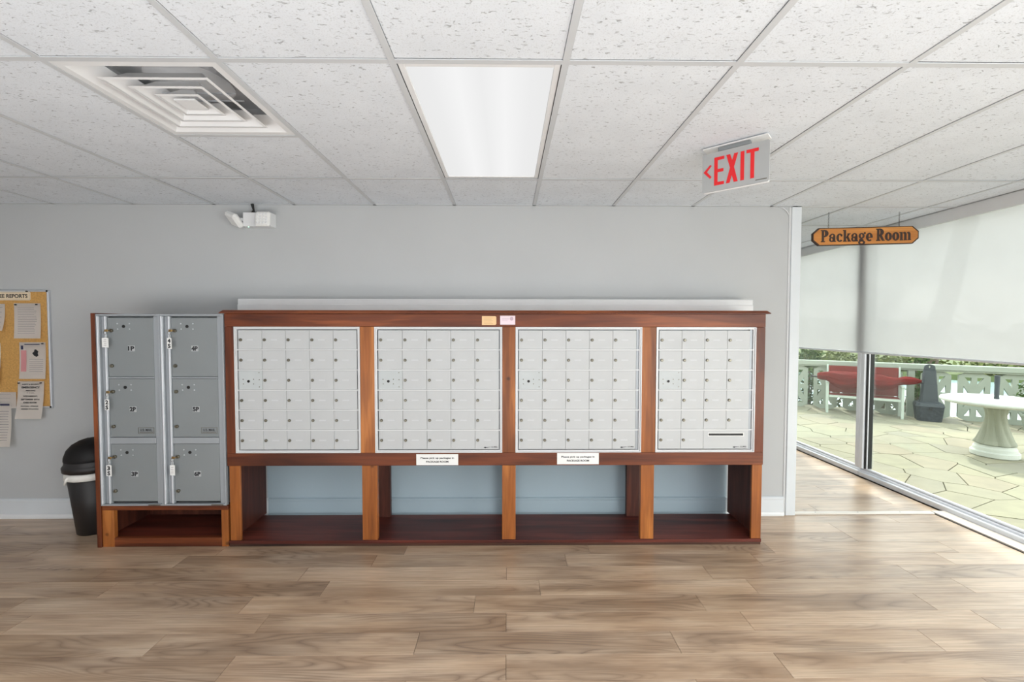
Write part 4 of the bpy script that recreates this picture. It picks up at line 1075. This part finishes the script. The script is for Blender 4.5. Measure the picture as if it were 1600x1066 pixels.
bm = bmesh.new(); lathe(bm, [(.019, .0), (.023, .0), (.023, .02), (.021, .022), (.021, .17), (.023, .172), (.023, .27), (.019, .27)], (tx, ty, .661), 16)
ps = tag(obj('umbrella_pole_sleeve', bm, m_umb), 'dark grey upright tube standing on the white round table', 'tube')

# flowering plant beyond the table
def leafcloud(bm, cx_, cy_, z0, z1, rx, ry, n, s, rr):
    for _ in range(n):
        u = rr.uniform(0, 2 * PI); q = rr.uniform(0, 1) ** .5; h = rr.uniform(0, 1)
        rd = math.sqrt(max(0, 1 - (2 * h - 1) ** 2 * .8)) * q
        p = Vector((cx_ + rx * rd * math.cos(u), cy_ + ry * rd * math.sin(u), z0 + (z1 - z0) * h))
        d = Vector((rr.uniform(-1, 1), rr.uniform(-1, 1), rr.uniform(-.5, 1))).normalized(); e = d.cross(Vector((rr.uniform(-1, 1), rr.uniform(-1, 1), rr.uniform(-1, 1)))).normalized()
        L = s * rr.uniform(.6, 1.3); w = L * .28
        bm.faces.new([bm.verts.new(x) for x in (p, p + d * L * .5 + e * w, p + d * L, p + d * L * .5 - e * w)])
rr = random.Random(5)
fpx = atz(1598, 668, 0)
pl = thing('potted_flower', 'small red-flowered potted plant partly behind the white table', 'plant', (7.95, 2.75, 0))
bm = bmesh.new(); lathe(bm, [(.09, .001), (.13, .20), (.145, .205), (.145, .24), (.12, .24), (.11, .2)], (7.95, 2.75, 0), 20); obj('pot', bm, m_conc, pl)
bm = bmesh.new(); leafcloud(bm, 7.95, 2.75, .26, .66, .22, .22, 260, .07, rr); obj('foliage', bm, m_leaf, pl)
bm = bmesh.new()
for k in range(7): lathe(bm, [(.004, 0), (.018, .004), (.022, .016), (.006, .02)], (7.95 + rr.uniform(-.2, .16), 2.75 + rr.uniform(-.15, .15), .52 + rr.uniform(0, .24)), 7)
obj('blossom', bm, m_flower, pl)
bm = bmesh.new()
for k in range(5): tube(bm, [(7.95, 2.75, .22), (7.95 + rr.uniform(-.15, .15), 2.75 + rr.uniform(-.15, .15), .6)], .004, 5)
obj('stem', bm, m_stem, pl)

# bushes beyond the balustrade
def bush(s, off, h, r, n, mat, label, zb=-.55, size=.08):
    x, y = fp(s, off)
    t = thing('bush', label, 'bush', (x, y, zb), group='bushes behind the balustrade')
    bm = bmesh.new(); leafcloud(bm, x, y, zb + .1, h, r, r, n, size, rr); obj('foliage', bm, mat, t)
    bm = bmesh.new()
    for k in range(5): tube(bm, [(x, y, zb), (x + rr.uniform(-r, r) * .5, y + rr.uniform(-r, r) * .5, h - .25)], [.02, .006], 5)
    obj('stem', bm, m_stem, t)
for (s_, off, h, r, n, mt, lb) in ((-1.72, .75, 1.12, .26, 1500, m_leaf, 'dark green bush behind the balustrade, furthest left of the patio'), (-1.08, .80, 1.16, .27, 1500, m_leaf, 'tall dark green bush behind the balustrade, second from the left'),
        (-.50, .72, 1.10, .27, 1500, m_leaf, 'dense green bush behind the balustrade, just left of the patio chairs'), (.08, .78, 1.15, .27, 1500, m_leaf, 'green bush behind the balustrade at the folded red parasol pole end'),
        (.66, .80, 1.03, .26, 800, m_leaf2, 'loose olive bush behind the left patio chair'), (1.20, .80, 1.04, .22, 900, m_leaf2, 'olive bush behind the right patio chair'), (1.72, .70, 1.0, .18, 800, m_leaf, 'narrow bush behind the balustrade at the grey umbrella base')):
    bush(s_, off, h, r, n, mt, lb)

# water, far bank, hedge and tree line
bm = bmesh.new(); q0, q1 = fp(-40, .36), fp(40, .36); e0_, e1_ = fp(40, 14.5), fp(-40, 14.5)
prism(bm, [q0, q1, e0_, e1_], XY, -.72, -.62); struct(obj('water', bm, m_sea))
bm = bmesh.new(); q0, q1 = fp(-90, 14.5), fp(90, 14.5); e0_, e1_ = fp(140, 160), fp(-140, 160)
prism(bm, [q0, q1, e0_, e1_], XY, -.8, -.40); struct(obj('ground_far_bank', bm, m_grass))
bm = bmesh.new()
for k in range(9):
    x, y = fp(-6 + k * 3.1, 15.6); leafcloud(bm, x, y, -.42, .12 + rr.uniform(0, .14), 1.9, .8, 1100, .22, rr)
t = tag(obj('hedge', bm, m_leaf2), 'low olive hedge on the far bank across the water', 'hedge'); t['kind'] = 'stuff'
bm = bmesh.new()
for k in range(22):
    x, y = fp(-60 + k * 6.5 + rr.uniform(-1, 1), 78 + rr.uniform(-5, 8)); h = 2.6 + rr.uniform(-.4, .8) + (1.6 if k in (14, 17) else 0)
    vs = bmesh.ops.create_icosphere(bm, subdivisions=3, radius=1)['verts']
    for v in vs:
        v.co *= 1 + .18 * math.sin(v.co.x * 9 + k) * math.sin(v.co.y * 8) + .1 * math.sin(v.co.z * 12 + k)
        v.co = Vector((x + v.co.x * 4.4, y + v.co.y * 4.2, h - 1.9 + v.co.z * 1.8))
    tube(bm, [(x, y, -.4), (x, y, h - 1.8)], .25, 6)
t = tag(obj('tree_line', bm, m_leaf), 'hazy tree line on the far shore, faint through the shade', 'trees'); t['kind'] = 'stuff'

# leaning palm beyond the balustrade
yp = 4.75
A0, A1 = aty(1450, 562, yp), aty(1517, 330, yp)
dr = (A1 - A0) / (A1.z - A0.z)
foot = A0 + dr * (-.55 - A0.z); foot.y = yp
pt_ = thing('palm_tree', 'leaning palm tree beyond the balustrade, its trunk a silhouette through the shade', 'tree', foot)
pp = [];
for k in range(15):
    z = -.55 + k * .42; q = A0 + dr * (z - A0.z); pp.append((q.x + .03 * math.sin(k * 1.3), yp, z))
bm = bmesh.new(); tube(bm, pp, [.17 - .003 * k + (.012 if k % 2 else 0) for k in range(15)], 14); obj('trunk', bm, m_trunk, pt_, smooth=True)
tip = Vector(pp[-1])
for k in range(9):
    a = k * 2 * PI / 9; bm = bmesh.new()
    sp = [tip + Vector((math.cos(a) * r, math.sin(a) * r, .7 * math.sin(r * 1.5) - .22 * r * r)) for r in (0.05, .5, 1.0, 1.5, 2.0)]
    tube(bm, sp, [.02, .018, .014, .01, .005], 5)
    sd = Vector((-math.sin(a), math.cos(a), 0))
    for i in range(1, 24):
        r = .2 + i * .075; c = tip + Vector((math.cos(a) * r, math.sin(a) * r, .7 * math.sin(r * 1.5) - .22 * r * r))
        for s in (-1, 1):
            e = c + sd * s * .45 + Vector((math.cos(a) * .2, math.sin(a) * .2, -.25)); f = Vector((math.cos(a) * .03, math.sin(a) * .03, 0))
            bm.faces.new([bm.verts.new(v) for v in (c - f, c + f, e)])
    obj('frond', bm, m_leaf, pt_)
